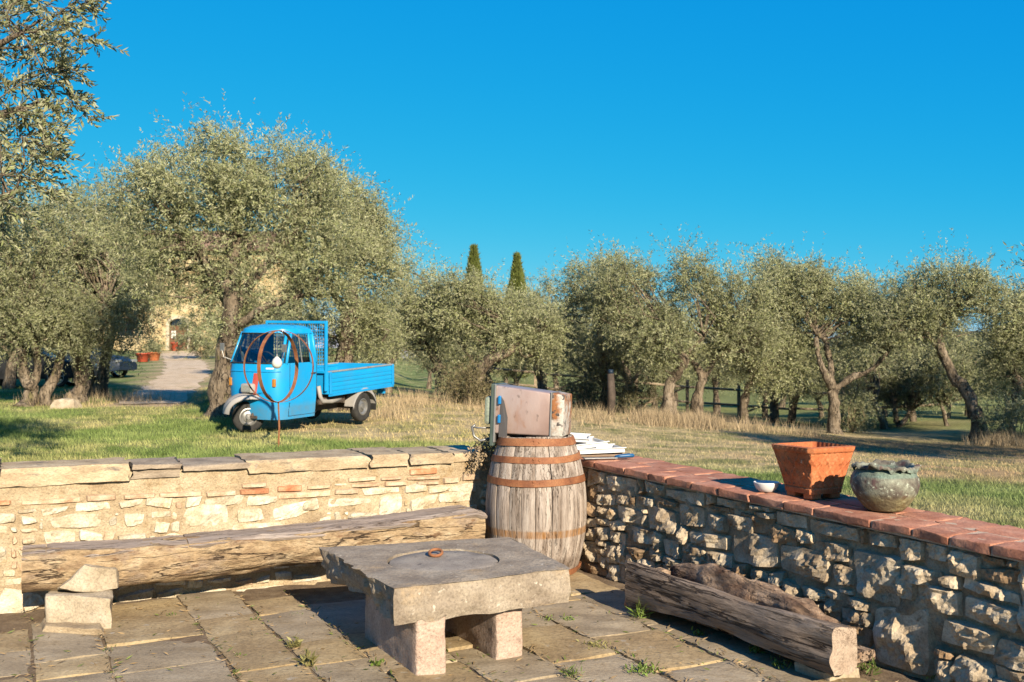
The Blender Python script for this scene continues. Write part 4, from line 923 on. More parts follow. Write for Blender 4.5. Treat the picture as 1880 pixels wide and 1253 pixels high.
# gutter under the roof
g0 = np.array(cab_ring(1.50)); mb = MB(); mb.tube([tuple(p * np.array([1.012, 1.02, 1])) for p in g0[3:NR - 2]], .012, 6); mb.build("rain_gutter", m_blue, roof)
def pillar(i, wd, name="pillar"):
    a, b = np.array(cab_ring(1.04)[i]), np.array(cab_ring(1.51)[i]); mb = MB(); mb.tube([a, (a + b) / 2, b], wd, 8); return mb.build(name, m_blue, tk, True)
for i in (7, 8, NR - 7, NR - 8): pillar(i, .026)
for i in (3, 4, NR - 3, NR - 4): pillar(i, .024)
def pane(i0, i1, z0, z1, name, m, off=.004, nx=1):
    idx = list(range(i0, i1 + 1)); G = []
    for z in (z0, z1):
        r = np.array(cab_ring(z)); G.append([r[i % NR] for i in idx])
    G = np.array(G); mb = MB(); mb.grid(G); o = mb.build(name, m, tk, True); return fixn(o)
pane(8, NR - 8, 1.05, 1.50, "windscreen", m_glass); pane(4, 7, 1.05, 1.50, "side_window", m_glass); pane(NR - 7, NR - 4, 1.05, 1.50, "side_window", m_glass)
pane(3, 4, 1.05, 1.5, "quarter_panel", m_blue); pane(NR - 4, NR - 3, 1.05, 1.5, "quarter_panel", m_blue)
for lo_, idx in ((1.048, range(8, NR - 7)), (1.495, range(8, NR - 7))):
    r = np.array(cab_ring(lo_)); mb = MB(); mb.tube([tuple(r[i] + np.array([.006, 0, 0])) for i in idx], .010, 6); mb.build("window_seal", m_black, tk, True)
for sgn in (1, -1):
    a, b = np.array(cab_ring(1.05)[5]), np.array(cab_ring(1.50)[5]); a[1] = abs(a[1]) * sgn; b[1] = abs(b[1]) * sgn; a[0] -= .0; b[0] += .03
    mb = MB().tube([a, b], .012, 6); mb.build("window_bar", m_grey_metal, tk)
    # door seam and handle
    w = .617
    line = [(-.245, .2), (-.245, .95), (-.20, 1.05)]; mb = MB()
    for x0, x1, z0, z1 in ((-.25, -.244, .25, 1.05), (-.93, -.924, .25, 1.05), (-.93, -.244, .245, .252)):
        for q in range(6):
            za, zb_ = z0 + (z1 - z0) * q / 6, z0 + (z1 - z0) * (q + 1) / 6; zm = (za + zb_) / 2; ww = np.interp(zm, [.2, .5, 1.05], [.575, .61, .615])
            mb.box(x0, x1, sgn * ww - .004, sgn * ww + .0022, za, zb_)
    mb.build("door_seam", m_black, tk)
    mb = MB().box(-.88, -.77, sgn * .635 - .012, sgn * .635 + .012, .872, .892, .005); mb.box(-.80, -.775, sgn * .62 - .016, sgn * .62 + .016, .874, .89, .003); mb.build("door_handle", m_chrome, tk)
    mb = MB().box(-.262, -.232, sgn * .612 - .012, sgn * .612 + .012, .45, .48, .004); mb.build("hinge", m_blue_worn, tk)
    r = np.array(cab_ring(.84)); p = r[9] * np.array([1, sgn, 1]); mb = MB().box(p[0] - .018, p[0] + .022, p[1] - .03, p[1] + .03, .70, .82, .008); mb.build("indicator", m_amber, tk)
    mb = MB(); p = np.array(cab_ring(1.08)[8]) * np.array([1, sgn, 1]); mb.tube([p, p + np.array([.10, sgn * .10, .05]), p + np.array([.10, sgn * .14, .16])], .007, 6); mb.box(p[0] + .09, p[0] + .105, p[1] + sgn * .14 - .05, p[1] + sgn * .14 + .05, 1.22, 1.34, .006); mb.build("wing_mirror", m_grey_metal, tk)
r = np.array(cab_ring(.925)); mb = MB(); mb.tube([tuple(r[i] * np.array([1, 1, 1]) + np.array([.004, 0, 0])) for i in range(8, NR - 7)], .009, 6); mb.build("trim_strip", m_blue_worn, tk, True)
# faded red slash, white badge, wipers, headlight
def front_x(y, z): r = np.array(cab_ring(z))[7:NR - 6]; k = np.argsort(r[:, 1]); return float(np.interp(y, r[k, 1], r[k, 0]))
mb = MB(); q = []
for y, z in ((.10, .90), (.22, .90), (.13, .58), (.03, .58)): q.append((front_x(y, z) + .022, y, z))
mb.add(q + [(x - .035, y, z) for x, y, z in q], [(0, 1, 2, 3), (0, 4, 5, 1), (1, 5, 6, 2), (2, 6, 7, 3), (3, 7, 4, 0)]); fixn(mb.build("red_stripe", m_redpaint, tk))
mb = MB(); q = [(front_x(y, z) + .006, y, z) for y, z in ((.33, .985), (.47, .985), (.47, .962), (.33, .962))]; mb.add(q + [(x - .015, y, z) for x, y, z in q], [(0, 1, 2, 3), (0, 4, 5, 1), (1, 5, 6, 2), (2, 6, 7, 3), (3, 7, 4, 0)]); fixn(mb.build("name_badge", m_white, tk))
for y0 in (.10, -.38):
    mb = MB().tube([(front_x(y0 + .26, 1.06) + .02, y0 + .26, 1.06), (front_x(y0 + .1, 1.16) + .01, y0 + .1, 1.18), (front_x(y0, 1.28) + .0, y0, 1.30)], .006, 5); mb.build("wiper", m_black, tk)
hl_ = empty("headlight", (0, 0, 0)); hl_.parent = tk
mb = MB().box(.03, .15, -.13, .13, .60, .745, .03); sharp(mb.build("bezel", m_fender, hl_), 40)
mb = MB().box(.148, .158, -.105, .105, .622, .722, .004); mb.build("lens", m_lens, hl_)
# wheels
def wheel(x, y, rad, wid, parent, out):
    w = empty("wheel", (x, y, rad)); w.parent = parent
    M = Matrix.Rotation(math.radians(90), 4, 'X'); h = wid / 2; ri = rad * .56
    sharp(MB().lathe([(ri, -h * .8), (rad * .8, -h), (rad * .95, -h * .85), (rad, -h * .5), (rad, h * .5), (rad * .95, h * .85), (rad * .8, h), (ri, h * .8), (ri, -h * .8)], 40, M=M).build("tyre", m_tyre, w), 50)
    for s in (1, -1):
        fixn(sharp(MB().lathe([(ri + .004, s * h * .8), (ri - .012, s * h * .86), (ri - .02, s * h * .55), (ri * .68, s * h * .35), (ri * .55, s * h * .52), (ri * .34, s * h * .55), (ri * .3, s * h * .85), (.0, s * h * .88)], 32, M=M).build("rim", m_rim, w), 40))
    return w
wheel(0, 0, .235, .12, tk, 1).rotation_euler = (0, 0, math.radians(-42))
for s in (1, -1): wheel(-2.2, s * .60, .25, .135, tk, s)
# front mudguard: half dome over the wheel
G = []
for a in np.linspace(math.radians(2), math.radians(178), 22):
    row = []
    for t in np.linspace(-1, 1, 13):
        hw = .17 + .06 * math.sin(min(a, math.pi)) ; rr2 = .335 * (1 - .16 * abs(t) ** 3.2)
        row.append((math.cos(a) * rr2 * (1.22 if math.cos(a) < 0 else 1.02), t * hw, .275 + math.sin(a) ** .8 * rr2 * (.98 if abs(t) < .9 else .88)))
    G.append(row)
G = np.array(G); mb = MB(); mb.grid(G); mb.grid((G - np.array([0, 0, .235])) * np.array([.97, .97, .97]) + np.array([0, 0, .235])); o = mb.build("front_mudguard", m_fender, tk, True); o.rotation_euler = (0, 0, math.radians(-42))
mb = MB().tube([(0, .0, .235), (-.10, .0, .40), (-.14, 0, .6)], .035, 8); mb.box(-.02, .02, -.1, .1, .215, .255); mb.build("front_fork", m_chassis, tk)
# interior
mb = MB().box(-.90, -.55, -.5, .5, .45, .66, .03); mb.box(-.93, -.82, -.5, .5, .66, 1.12, .04); mb.build("seat", m_seat, tk)
mb = MB().box(-.26, -.10, -.5, .5, .86, 1.03, .02); mb.build("dashboard", m_seat, tk)
st = Matrix.Rotation(math.radians(-55), 4, 'Y'); mb = MB().tube([tuple(st @ Vector((.16 * math.cos(a), .16 * math.sin(a), 0)) + Vector((-.40, .0, 1.08))) for a in np.linspace(0, 2 * math.pi, 25)], .012, 6, False); mb.tube([(-.40, 0, 1.08), (-.2, 0, .9)], .02, 6); mb.build("steering_wheel", m_black, tk)
# chassis and bed
mb = MB()
for s in (1, -1): mb.box(-2.75, -.9, s * .30 - .03, s * .30 + .03, .36, .46)
mb.box(-2.26, -2.14, -.56, .56, .22, .30); mb.box(-2.70, -2.64, -.5, .5, .36, .46); mb.box(-1.9, -1.3, -.28, .28, .24, .40); mb.build("chassis", m_chassis, tk)
mb = MB().tube([(-1.02, .58, .66), (-1.04, .60, .50), (-1.10, .60, .42), (-1.35, .60, .40), (-1.62, .58, .42)], .038, 8); mb.build("intake_pipe", m_fender, tk, True)
mb = MB().box(-1.75, -1.05, .52, .60, .36, .47, .02); mb.build("side_tank", m_chassis, tk)
bed = empty("cargo_bed", (0, 0, 0)); bed.parent = tk
bx1_, bx0_ = -1.16, -3.12; bz0, bz1_ = .54, .875
bt = math.radians(1.6)
def tilt(o): o.rotation_euler = (0, bt, 0); o.location = (0, 0, -.035); return o
mb = MB().box(bx0_, bx1_, -.70, .70, bz0, bz0 + .04); tilt(mb.build("bed_floor", m_chassis, bed))
def corr_side(y, s, name="side_board"):
    prof = []
    zs = np.linspace(bz0 - .01, bz1_, 29)
    for z in zs:
        k = (z - bz0 - .03) / (bz1_ - bz0 - .06) * 4; prof.append((s * (.010 * (1 if (k % 1) < .72 and 0 < k < 4 else 0)), z))
    G = np.array([[(x, y + d, z) for x in np.linspace(bx0_, bx1_, 12)] for d, z in prof]); mb = MB(); mb.grid(G)
    Gi = G - np.array([0, s * .03, 0]); mb.grid(Gi); tilt(MB().box(bx0_ - .003, bx1_ + .003, y - (.034 if s > 0 else -.0), y + (.014 if s > 0 else .034), bz1_ - .004, bz1_ + .022, .005).build("top_rail", m_rail, bed))
    o = tilt(fixn(mb.build(name, m_blue, bed))); return o
corr_side(.715, 1); corr_side(-.715, -1)
mb = MB().box(bx0_ - .03, bx0_ - .002, -.72, .72, bz0 - .01, bz1_ + .01, .006); 
for k in range(4): mb.box(bx0_ - .042, bx0_ - .028, -.70, .70, bz0 + .03 + k * .075, bz0 + .08 + k * .075, .005)
tilt(mb.build("tailgate", m_blue, bed)); mb = MB().box(bx1_ + .002, bx1_ + .03, -.72, .72, bz0 - .01, bz1_ + .01, .006); tilt(mb.build("front_board", m_blue, bed))
for x in (bx1_ - .03, bx0_ + .03):
    mb = MB().box(x - .03, x + .03, .728, .745, bz0 - .02, bz1_ + .01, .006); tilt(mb.build("corner_post", m_blue_worn, bed))
mb = MB().box(bx0_, bx1_, .70, .732, bz0 - .05, bz0 - .012, .006); tilt(mb.build("lower_rail", m_blue_worn, bed))
# headboard with wire grid
hx_ = -1.08; mb = MB()
for y in (-.70, .70): mb.box(hx_ - .022, hx_ + .022, y - .022, y + .022, .58, 1.69, .005)
mb.box(hx_ - .02, hx_ + .02, -.678, .678, 1.645, 1.69, .005); mb.box(hx_ - .02, hx_ + .02, -.678, .678, .86, .90, .005); hbrd = mb.build("headboard_frame", m_blue, tk)
mb = MB()
for y in np.arange(-.66, .67, .055): mb.box(hx_ - .004, hx_ + .004, y - .005, y + .005, .90, 1.65)
for z in np.arange(.93, 1.64, .055): mb.box(hx_ - .009, hx_ - .001, -.68, .68, z - .005, z + .005)
mb.build("wire_grid", m_blue_worn, hbrd)
# rear mudguards, flaps, tail lamp
for s in (1, -1):
    G = []
    for a in np.linspace(math.radians(8), math.radians(172), 12):
        G.append([(-2.2 + math.cos(a) * .36, s * y, .245 + math.sin(a) * .33) for y in (.50, .52, .66, .715, .722)])
    G = np.array(G); G[:, 4, 2] -= .05; mb = MB(); mb.grid(G); mb.grid(G * np.array([1, 1, 1]) - np.array([0, 0, .012])); sharp(mb.build("rear_mudguard", m_fender, tk), 40)
    mb = MB().box(-2.57, -2.555, s * .60 - .1, s * .60 + .1, .17, .38, .004); mb.build("mud_flap", m_black, tk)
    mb = MB().box(-3.02, -2.96, s * .5 - .09, s * .5 + .09, .42, .50, .008); mb.box(-2.98, -2.94, s * .5 - .01, s * .5 + .01, .50, .55); mb.build("tail_lamp", m_blue, tk)

# the whole truck is narrow: 0.82 of the widths above, its centre line left of the steered wheel
for o in [c for c in bpy.data.objects if c.parent == tk]:
    o.location.y = .12 + .82 * o.location.y
    if o.name.split('.')[0] != 'wheel': o.scale.y = .82
    elif abs(o.location.x) < .1: o.location.y = .04
    if o.name.startswith('front_mudguard'): o.location.y = .04; o.scale = (1.08, 1.0, 1.0)
# ------------------------------------------------------------------ two dark cars under the olives
m_carp = mat("dark_car_paint", [(.010, .011, .013), (.016, .017, .02)], 3, .5, 0, 9, .002, rnd=0, spec=.2, coat=.05)
m_carg = glassmat("dark_car_glass", (.12, .14, .15), .3)
def car(loc, rz, label, shade):
    c = empty("parked_car", loc, rz, label, "car", "cars parked under the olives")
    xs_ = np.linspace(-2.15, 2.15, 37)
    def sec(x):
        t = x / 2.15; w = .88 * (1 - .22 * abs(t) ** 4.5); zl = .26 + .06 * abs(t) ** 6; zbelt = np.interp(x, [-2.15, -1.9, -1.2, .9, 1.8, 2.15], [.72, .90, .95, .93, .80, .60]); return w, zl, zbelt
    S = []
    for x in xs_:
        w, zl, zb_ = sec(x); S.append([(x, -w * .96, zl), (x, -w, (zl + zb_) / 2), (x, -w * .95, zb_ - .04), (x, -w * .80, zb_), (x, 0, zb_ + .03), (x, w * .80, zb_), (x, w * .95, zb_ - .04), (x, w, (zl + zb_) / 2), (x, w * .96, zl)])
    G = np.array(S); a_, b_ = G.shape[:2]; f = [(i * b_ + j, i * b_ + (j + 1) % b_, (i + 1) * b_ + (j + 1) % b_, (i + 1) * b_ + j) for i in range(a_ - 1) for j in range(b_)] + [tuple(range(b_)), tuple((a_ - 1) * b_ + j for j in range(b_))]
    sharp(fixn(mk("body", G.reshape(-1, 3), f, shade, c, False, False)), 40)
    S = []
    for x in np.linspace(-1.75, 1.15, 17):
        h = np.interp(x, [-1.75, -1.2, -.6, .1, .5, 1.15], [.0, .38, .52, .53, .45, .0]); w = .74 - .18 * h; S.append([(x, -.76, .90), (x, -w, .90 + h * .9), (x, -w * .8, .91 + h), (x, w * .8, .91 + h), (x, w, .90 + h * .9), (x, .76, .90)])
    G = np.array(S); mb = MB(); mb.grid(G); sharp(fixn(mb.build("glasshouse", m_carg, c)), 40)
    mb = MB(); mb.grid(G[4:13, 1:5] * np.array([1, 1.0, 1]) + np.array([0, 0, .012])); mb.build("roof", shade, c, True)
    for x in (-1.32, 1.36):
        for s in (-1, 1):
            w = empty("wheel", (x, s * .80, .325)); w.parent = c; M = Matrix.Rotation(math.radians(90), 4, 'X')
            MB().lathe([(.235, -.10), (.29, -.11), (.325, -.08), (.325, .08), (.29, .11), (.235, .10)], 36, M=M).build("tyre", m_tyre, w, True)
            mb = MB().lathe([(.238, s * -.112), (.225, s * -.118), (.222, s * -.02)], 36, M=M)
            for k in range(10):
                a = 2 * math.pi * k / 10; p0_ = (.03 * math.cos(a), s * .10, .03 * math.sin(a)); p1_ = (.228 * math.cos(a + .08), s * .112, .228 * math.sin(a + .08)); mb.tube([p0_, p1_], [.022, .014], 5)
            mb.lathe([(.05, 0), (.045, .02), (0, .024)], 12, (0, s * .10, 0), Matrix.Rotation(math.radians(-90 * s), 4, 'X')); mb.lathe([(.238, 0), (.236, .016), (.222, .014)], 36, (0, s * .108, 0), Matrix.Rotation(math.radians(-90 * s), 4, 'X')); mb.build("alloy_rim", m_rim, w)
    for s in (-1, 1):
        mb = MB().box(2.0, 2.12, s * .58 - .15, s * .58 + .15, .60, .70, .02); mb.build("headlight", m_lens, c); mb = MB().box(-2.14, -2.05, s * .58 - .13, s * .58 + .13, .70, .82, .02); mb.build("tail_light", m_redpaint, c)
    return c
p = at(60, 716, 30.5); car((p[0] - .45, p[1], gz(p[0], p[1])), math.radians(8), "dark car with a silver alloy wheel behind the left olive trunks", m_carp)
m_carp2 = mat("navy_car_paint", [(.010, .022, .045), (.015, .03, .055)], 3, .5, 0, 9, .002, rnd=0, spec=.2, coat=.05)
p = at(205, 706, 36.5); car((p[0] - 1.75, p[1] + .8, gz(p[0], p[1])), math.radians(-6), "navy car with its nose by the gravel path", m_carp2)

# ------------------------------------------------------------------ house at the end of the path
m_house = mat("house_stone", [(.40, .29, .14), (.54, .42, .23), (.62, .52, .33)], 1.6, .95, .6, 5, .05, rnd=0, spots=[(2.5, .58, .70, (.34, .24, .12))])
m_roof = mat("house_roof_tile", [(.26, .165, .11), (.35, .23, .155)], 3, .9, .5, 8, .04, rnd=0)
m_door = mat("brown_door_wood", [(.12, .05, .022), (.18, .085, .04)], 6, .7, .3, 20, .005, stretch=(4, 4, .4), rnd=0)
hs_p = at(327, 641, 82); HZ = gz(hs_p[0], hs_p[1])
ho = empty("farmhouse", (hs_p[0], 82, HZ), math.radians(4), "cream stone farmhouse with arched brown door behind the olives", "house")
mb = MB()
mb.box(-8, -.75, 0, 8, -.6, 8.2); mb.box(.75, 9, 0, 8, -.6, 8.2); mb.box(-.75, .75, .0, 8, 2.62, 8.2)
mb.box(-.75, .75, .5, 8, -.6, 2.62); mb.build("wall", m_house, ho)
mb = MB(); mb.add([(-8.6, -.6, 8.15), (9.6, -.6, 8.15), (9.6, 4, 10.2), (-8.6, 4, 10.2), (-8.6, 8.6, 8.15), (9.6, 8.6, 8.15), (-8.6, -.6, 8.3), (9.6, -.6, 8.3), (9.6, 4, 10.38), (-8.6, 4, 10.38), (-8.6, 8.6, 8.3), (9.6, 8.6, 8.3)], [(0, 1, 2, 3), (3, 2, 5, 4), (6, 9, 8, 7), (9, 10, 11, 8), (0, 6, 7, 1), (4, 5, 11, 10), (0, 3, 4, 10, 9, 6), (1, 7, 8, 11, 5, 2)]); mb.build("roof", m_roof, ho)
dr = empty("door", (0, .3, 0)); dr.parent = ho
for k in range(2): mb = MB().box(-.73 + k * .735, -.005 + k * .735, -.04, .04, 0, 2.02, .01); mb.build("door_leaf", m_door, dr)
mb = MB(); pts = [(.73 * math.cos(a), .0, 2.05 + .5 * math.sin(a)) for a in np.linspace(0, math.pi, 14)]; mb.add(pts, [tuple(range(14))]); mb.build("fanlight", m_carg, dr)
mb = MB()
for s in (-1, 1): mb.box(s * .86 - .13, s * .86 + .13, -.05, .06, -.1, 2.05, .02)
pa = np.linspace(0, math.pi, 12)
for k in range(11):
    q = [(r_ * math.cos(a) * 1.0, y, 2.05 + (r_ - .18) * math.sin(a)) for y in (-.05, .06) for r_, a in ((.74, pa[k]), (1.0, pa[k]), (1.0, pa[k + 1]), (.74, pa[k + 1]))]; mb.add(q, [(0, 1, 2, 3), (7, 6, 5, 4), (0, 4, 5, 1), (1, 5, 6, 2), (2, 6, 7, 3), (3, 7, 4, 0)])
mb.build("door_surround", m_stone_cream, ho)
mb = MB().box(-.62, -.25, .235, .255, 1.0, 1.6); mb.build("paper_notice", m_white, ho)
for (wx, wz) in ((-4.2, 1.2), (-4.2, 5.0), (4.4, 1.2), (4.4, 5.0)):
    wf = empty("window", (wx, 0, wz)); wf.parent = ho
    MB().box(-.5, .5, -.04, .03, 0, 1.5, .01).build("pane", m_carg, wf)
    mb = MB(); mb.box(-.62, -.48, -.07, .04, -.02, 1.52); mb.box(.48, .62, -.07, .04, -.02, 1.52); mb.box(-.479, .479, -.068, .04, 1.38, 1.52); mb.box(-.03, .03, -.065, .03, .02, 1.37); mb.build("frame", m_door, wf); MB().box(-.7, .7, -.14, .05, -.12, -.022).build("sill", m_stone_cream, wf)
def round_pot(loc, r, h, label, m=None, name="clay_pot"):
    o = MB().lathe([(.0, .01), (r * .68, 0), (r * .72, .02), (r * .95, h * .85), (r * 1.08, h * .86), (r * 1.1, h), (r * .95, h), (r * .9, h * .85), (r * .6, .1), (0, .1)], 24).build(name, m or m_terra, None, True)
    o.location = loc; tag(o, label, "pot"); return o
p = at(318, 641, 80); m_redpot = mat("red_glaze", [(.40, .06, .03), (.48, .10, .05)], 6, .5, .1, 20, .002, rnd=0)
round_pot((p[0], 80.4, gz(p[0], 80.4)), .32, .7, "red pot standing in front of the farmhouse door", m_redpot)
p = at(283, 664, 58); round_pot((p[0], 58, gz(p[0], 58)), .36, .5, "clay pot with green plant beside the path")
p = at(262, 668, 56); round_pot((p[0], 56, gz(p[0], 56)), .38, .5, "reddish clay pot under the olive left of the path", m_redpot)
# boulder on the lawn
p = on_z(120, 757, gz(-8.9, 20) + .0); c = np.array([-9.35, 20.9]); z0 = gz(*c) - .06
boulder("field_boulder", [(c[0] - .33, c[1] - .2, z0), (c[0] + .30, c[1] - .25, z0), (c[0] + .33, c[1] + .2, z0), (c[0] - .28, c[1] + .22, z0), (c[0] - .22, c[1] - .12, z0 + .24), (c[0] + .2, c[1] - .1, z0 + .27), (c[0] + .22, c[1] + .1, z0 + .25), (c[0] - .15, c[1] + .12, z0 + .26)], m_support, None, .035, 4, 5, 6, .03)
tag(bpy.context.scene.objects["field_boulder"], "pale boulder lying on the lawn before the left olives", "boulder")
# fence far behind the mid olives
m_fence = mat("old_fence_wood", [(.26, .20, .13), (.38, .30, .205)], 5, .9, .4, 20, .01, rnd=.1)
fe = empty("rail_fence", (1.3, 34, gz(1.3, 34)), 0, "weathered wooden post and rail fence in the field behind the olives", "fence")
FX = np.arange(-2.6, 16, 1.7); fz = lambda x: gz(x, 34 - .08 * x)
for i, x in enumerate(FX):
    y = 34 - .08 * x; MB().box(x - .05, x + .05, y - .05, y + .05, fz(x) - .1, fz(x) + 1.15, .01).build("post", m_fence, fe, False, True)
    if i:
        x0 = FX[i - 1]
        for h in (.45, .95):
            MB().tube([(x0, 34 - .08 * x0 - .07, fz(x0) + h + R.uniform(-.04, .04)), (x, y - .07, fz(x) + h + R.uniform(-.04, .04))], .04, 6).build("rail", m_fence, fe, False, True)
        if i % 2: MB().tube([(x0, 34 - .08 * x0 - .07, fz(x0) + .1), (x, y - .07, fz(x) + .95)], .035, 6).build("brace", m_fence, fe, False, True)
# dark post with blue band among the olives
p = at(1122, 752, 23.5); dp = empty("field_post", (p[0], 23.5, gz(p[0], 23.5)), 0, "dark charred wooden post with a blue cap among the olives", "post")
MB().tube([(0, 0, -.1), (.01, 0, .5), (-.01, .01, .98)], [.10, .095, .08], 9, noise=.2).build("post_shaft", m_chassis, dp, True); MB().tube([(-.01, .01, .975), (-.01, .01, 1.08)], [.075, .06], 9).build("blue_cap", m_carp2, dp, True)
# ------------------------------------------------------------------ vegetation
m_leaf = mat("olive_leaf", [], 5, .55, 0, 10, .001, attr=True, trans=.22, rnd=.05, spec=.15)
m_blade = mat("grass_blade", [], 5, .8, 0, 10, .001, attr=True, trans=.25, rnd=0, spec=.1)
m_bark = mat("olive_bark", [(.11, .082, .055), (.23, .18, .125), (.36, .295, .22)], 5, .95, 1.0, 14, .05, stretch=(1.6, 1.6, .6), rnd=.12, cracks=(4, .04, (3, 3, .7), (.045, .032, .022)), spots=[(3, .62, .72, (.17, .16, .05))])
def unit(a): return a / np.maximum(np.linalg.norm(a, axis=1, keepdims=True), 1e-9)
def leaf_mesh(name, base, d, L, W, col, m, parent, world=True, rg=rng):
    n = len(base); s = unit(np.cross(d, rg.normal(size=(n, 3)))); L = L[:, None]; W = W[:, None]
    Q = np.stack([base, base + d * L * .45 + s * W, base + d * L, base + d * L * .45 - s * W], 1).reshape(-1, 3)
    return mk_fast(name, Q, np.arange(n * 4), 4, m, parent, np.repeat(col, 4, 0), world)
OLIVE = np.array([[.255, .26, .135], [.315, .31, .18], [.375, .36, .235], [.265, .285, .12]])
def leaf_cols(n, rg, tint=1.0, warm=0.0):
    k = rg.choice(4, n, p=[.30, .34, .20, .16]); c = OLIVE[k] * rg.uniform(.8, 1.2, (n, 1)) * tint * 1.0 * np.array([[.97, 1.0, .97]])
    c[:, 0] *= 1 + warm; return c
def foliage(ells, nclump, twigs, leaves, L, rg, tw=(.25, .6), up=.35, tint=1.0, warm=0.0, shell=.45):
    """clumps of twigs in a union of ellipsoids; returns leaf arrays and clump centres"""
    E = np.array(ells, float); vol = E[:, 3] * E[:, 4] * E[:, 5]; k = rg.choice(len(E), nclump, p=vol / vol.sum())
    u = unit(rg.normal(size=(nclump, 3))); r = rg.uniform(shell ** 3, 1, nclump) ** (1 / 3) * (1 + .42 * fbm(u * 1.9 + rg.uniform(0, 90), 2))
    c = E[k, :3] + u * r[:, None] * E[k, 3:]
    out = unit(u / E[k, 3:])
    kp = fbm(c * 1.15 + rg.uniform(0, 90), 2) > -.33                       # leave voids
    c, out, u = c[kp], out[kp], u[kp]; nclump = len(c)
    csz = rg.uniform(.6, 1.55, nclump)
    T = nclump * twigs; tc = np.repeat(np.arange(nclump), twigs)
    td = unit(out[tc] * .55 + rg.normal(size=(T, 3)) * .75 + np.array([0, 0, up])); tl = rg.uniform(*tw, T) * csz[tc]
    sh = (u[tc][:, 2] > .35) & (rg.uniform(0, 1, T) < .08); td = np.where(sh[:, None], unit(np.array([0, 0, 1.]) + rg.normal(size=(T, 3)) * .22), td); tl = np.where(sh, tl * rg.uniform(1.0, 1.7, T), tl)
    tb_ = c[tc] + rg.normal(size=(T, 3)) * .10 * csz[tc][:, None]
    n = T * leaves; li = np.repeat(np.arange(T), leaves); s = rg.uniform(.08, 1, n)
    droop = np.array([0, 0, -1.]) * (.10 * s ** 2)[:, None]
    base = tb_[li] + td[li] * (tl[li] * s)[:, None] + droop
    side = unit(np.cross(td[li], rg.normal(size=(n, 3))))
    d = unit(td[li] * .65 + side * .75)
    ctint = rg.uniform(.78, 1.2, nclump)[tc][li][:, None]
    return base, d, L * rg.uniform(.65, 1.25, n), L * rg.uniform(.08, .125, n), leaf_cols(n, rg, tint, warm) * ctint, c, (tb_, td, tl)
def branches_to(mb, nodes, targets, rg, r0=.03, r1=.008):
    nodes = np.array(nodes)
    for t in targets:
        j = np.argmin(np.linalg.norm(nodes - t, axis=1) + .6 * np.maximum(0, nodes[:, 2] - t[2])); a = nodes[j]; m = (a + t) / 2 + rg.normal(size=3) * .12 * np.linalg.norm(t - a)
        mb.tube([a, m, t], [r0, (r0 + r1) / 2, r1], 5, False)
def smooth_poly(p, k=4):
    p = np.array(p, float); n = len(p); out = []
    for i in range(n - 1):
        p0, p1, p2, p3 = p[max(i - 1, 0)], p[i], p[i + 1], p[min(i + 2, n - 1)]
        for t in np.linspace(0, 1, k, endpoint=False): out.append(.5 * ((2 * p1) + (-p0 + p2) * t + (2 * p0 - 5 * p1 + 4 * p2 - p3) * t * t + (-p0 + 3 * p1 - 3 * p2 + p3) * t ** 3))
    out.append(p[-1]); return np.array(out)
def olive(label, base, trunks, crown, D, nclump, twigs=16, leaves=13, L=.095, seed=1, r=.14, group="olive trees", tint=1.0, warm=0.0, depth=1.0, nb=60, flare=1.7):
    """trunk polylines and crown ellipses are read off at the tree's own distance D, then given depth"""
    rg = np.random.default_rng(seed); bp = at(base[0], base[1], D); bp[2] = gz(bp[0], bp[1]); e = empty("olive_tree", bp, 0, label, "tree", group)
    mb = MB(); nodes = []
    for ti, (pl_, r0, r1) in enumerate(trunks):
        pts = []
        for k, (x, y) in enumerate(pl_):
            p = at(x, y, D); p[1] += rg.uniform(-.25, .25) * (k > 0) * depth
            if k == 0 and ti == 0 or (k == 0 and y > base[1] - 8): p[2] = gz(p[0], p[1]) - .08
            pts.append(p)
        sp = smooth_poly(pts, 5); m = len(sp); t = np.linspace(0, 1, m); rad = r0 + (r1 - r0) * t
        if pl_[0][1] > base[1] - 12: rad = rad * (1 + (flare - 1) * np.exp(-t * 9))
        jit = rg.normal(size=(m, 3)) * .012; jit[0] = 0; mb.tube(sp + jit, rad, 14, True, .42, seed + ti); nodes += list(sp[m // 3:])
    ells = []
    for (cx, cy_, rx, ry) in crown:
        if group == GR: rx, ry = rx * 1.12, ry * 1.06
        p = at(cx, cy_, D); k = D / F; ells.append((p[0], p[1] + rg.uniform(-.4, .5) * depth, p[2], max(.5 * rx * k, rx * k - .15), max(.5 * rx * k, (rx + ry) / 2 * k * depth - .15), max(.5 * ry * k, ry * k - .18)))
    base_, d, LL, WW, col, cl, tw = foliage(ells, int(nclump * .98), twigs, leaves + 5, L * .84, rg, tint=tint, warm=warm)
    branches_to(mb, nodes, cl[rg.choice(len(cl), min(nb, len(cl)), replace=False)], rg)
    mb.build("trunk", m_bark, e, True, True)
    keep = base_[:, 2] > gz(bp[0], bp[1]) + .25
    leaf_mesh("crown", base_[keep], d[keep], LL[keep], WW[keep], col[keep], m_leaf, e, True, rg); return e
GL = "olive trees left of the truck"; GR = "olive trees beyond the lawn"
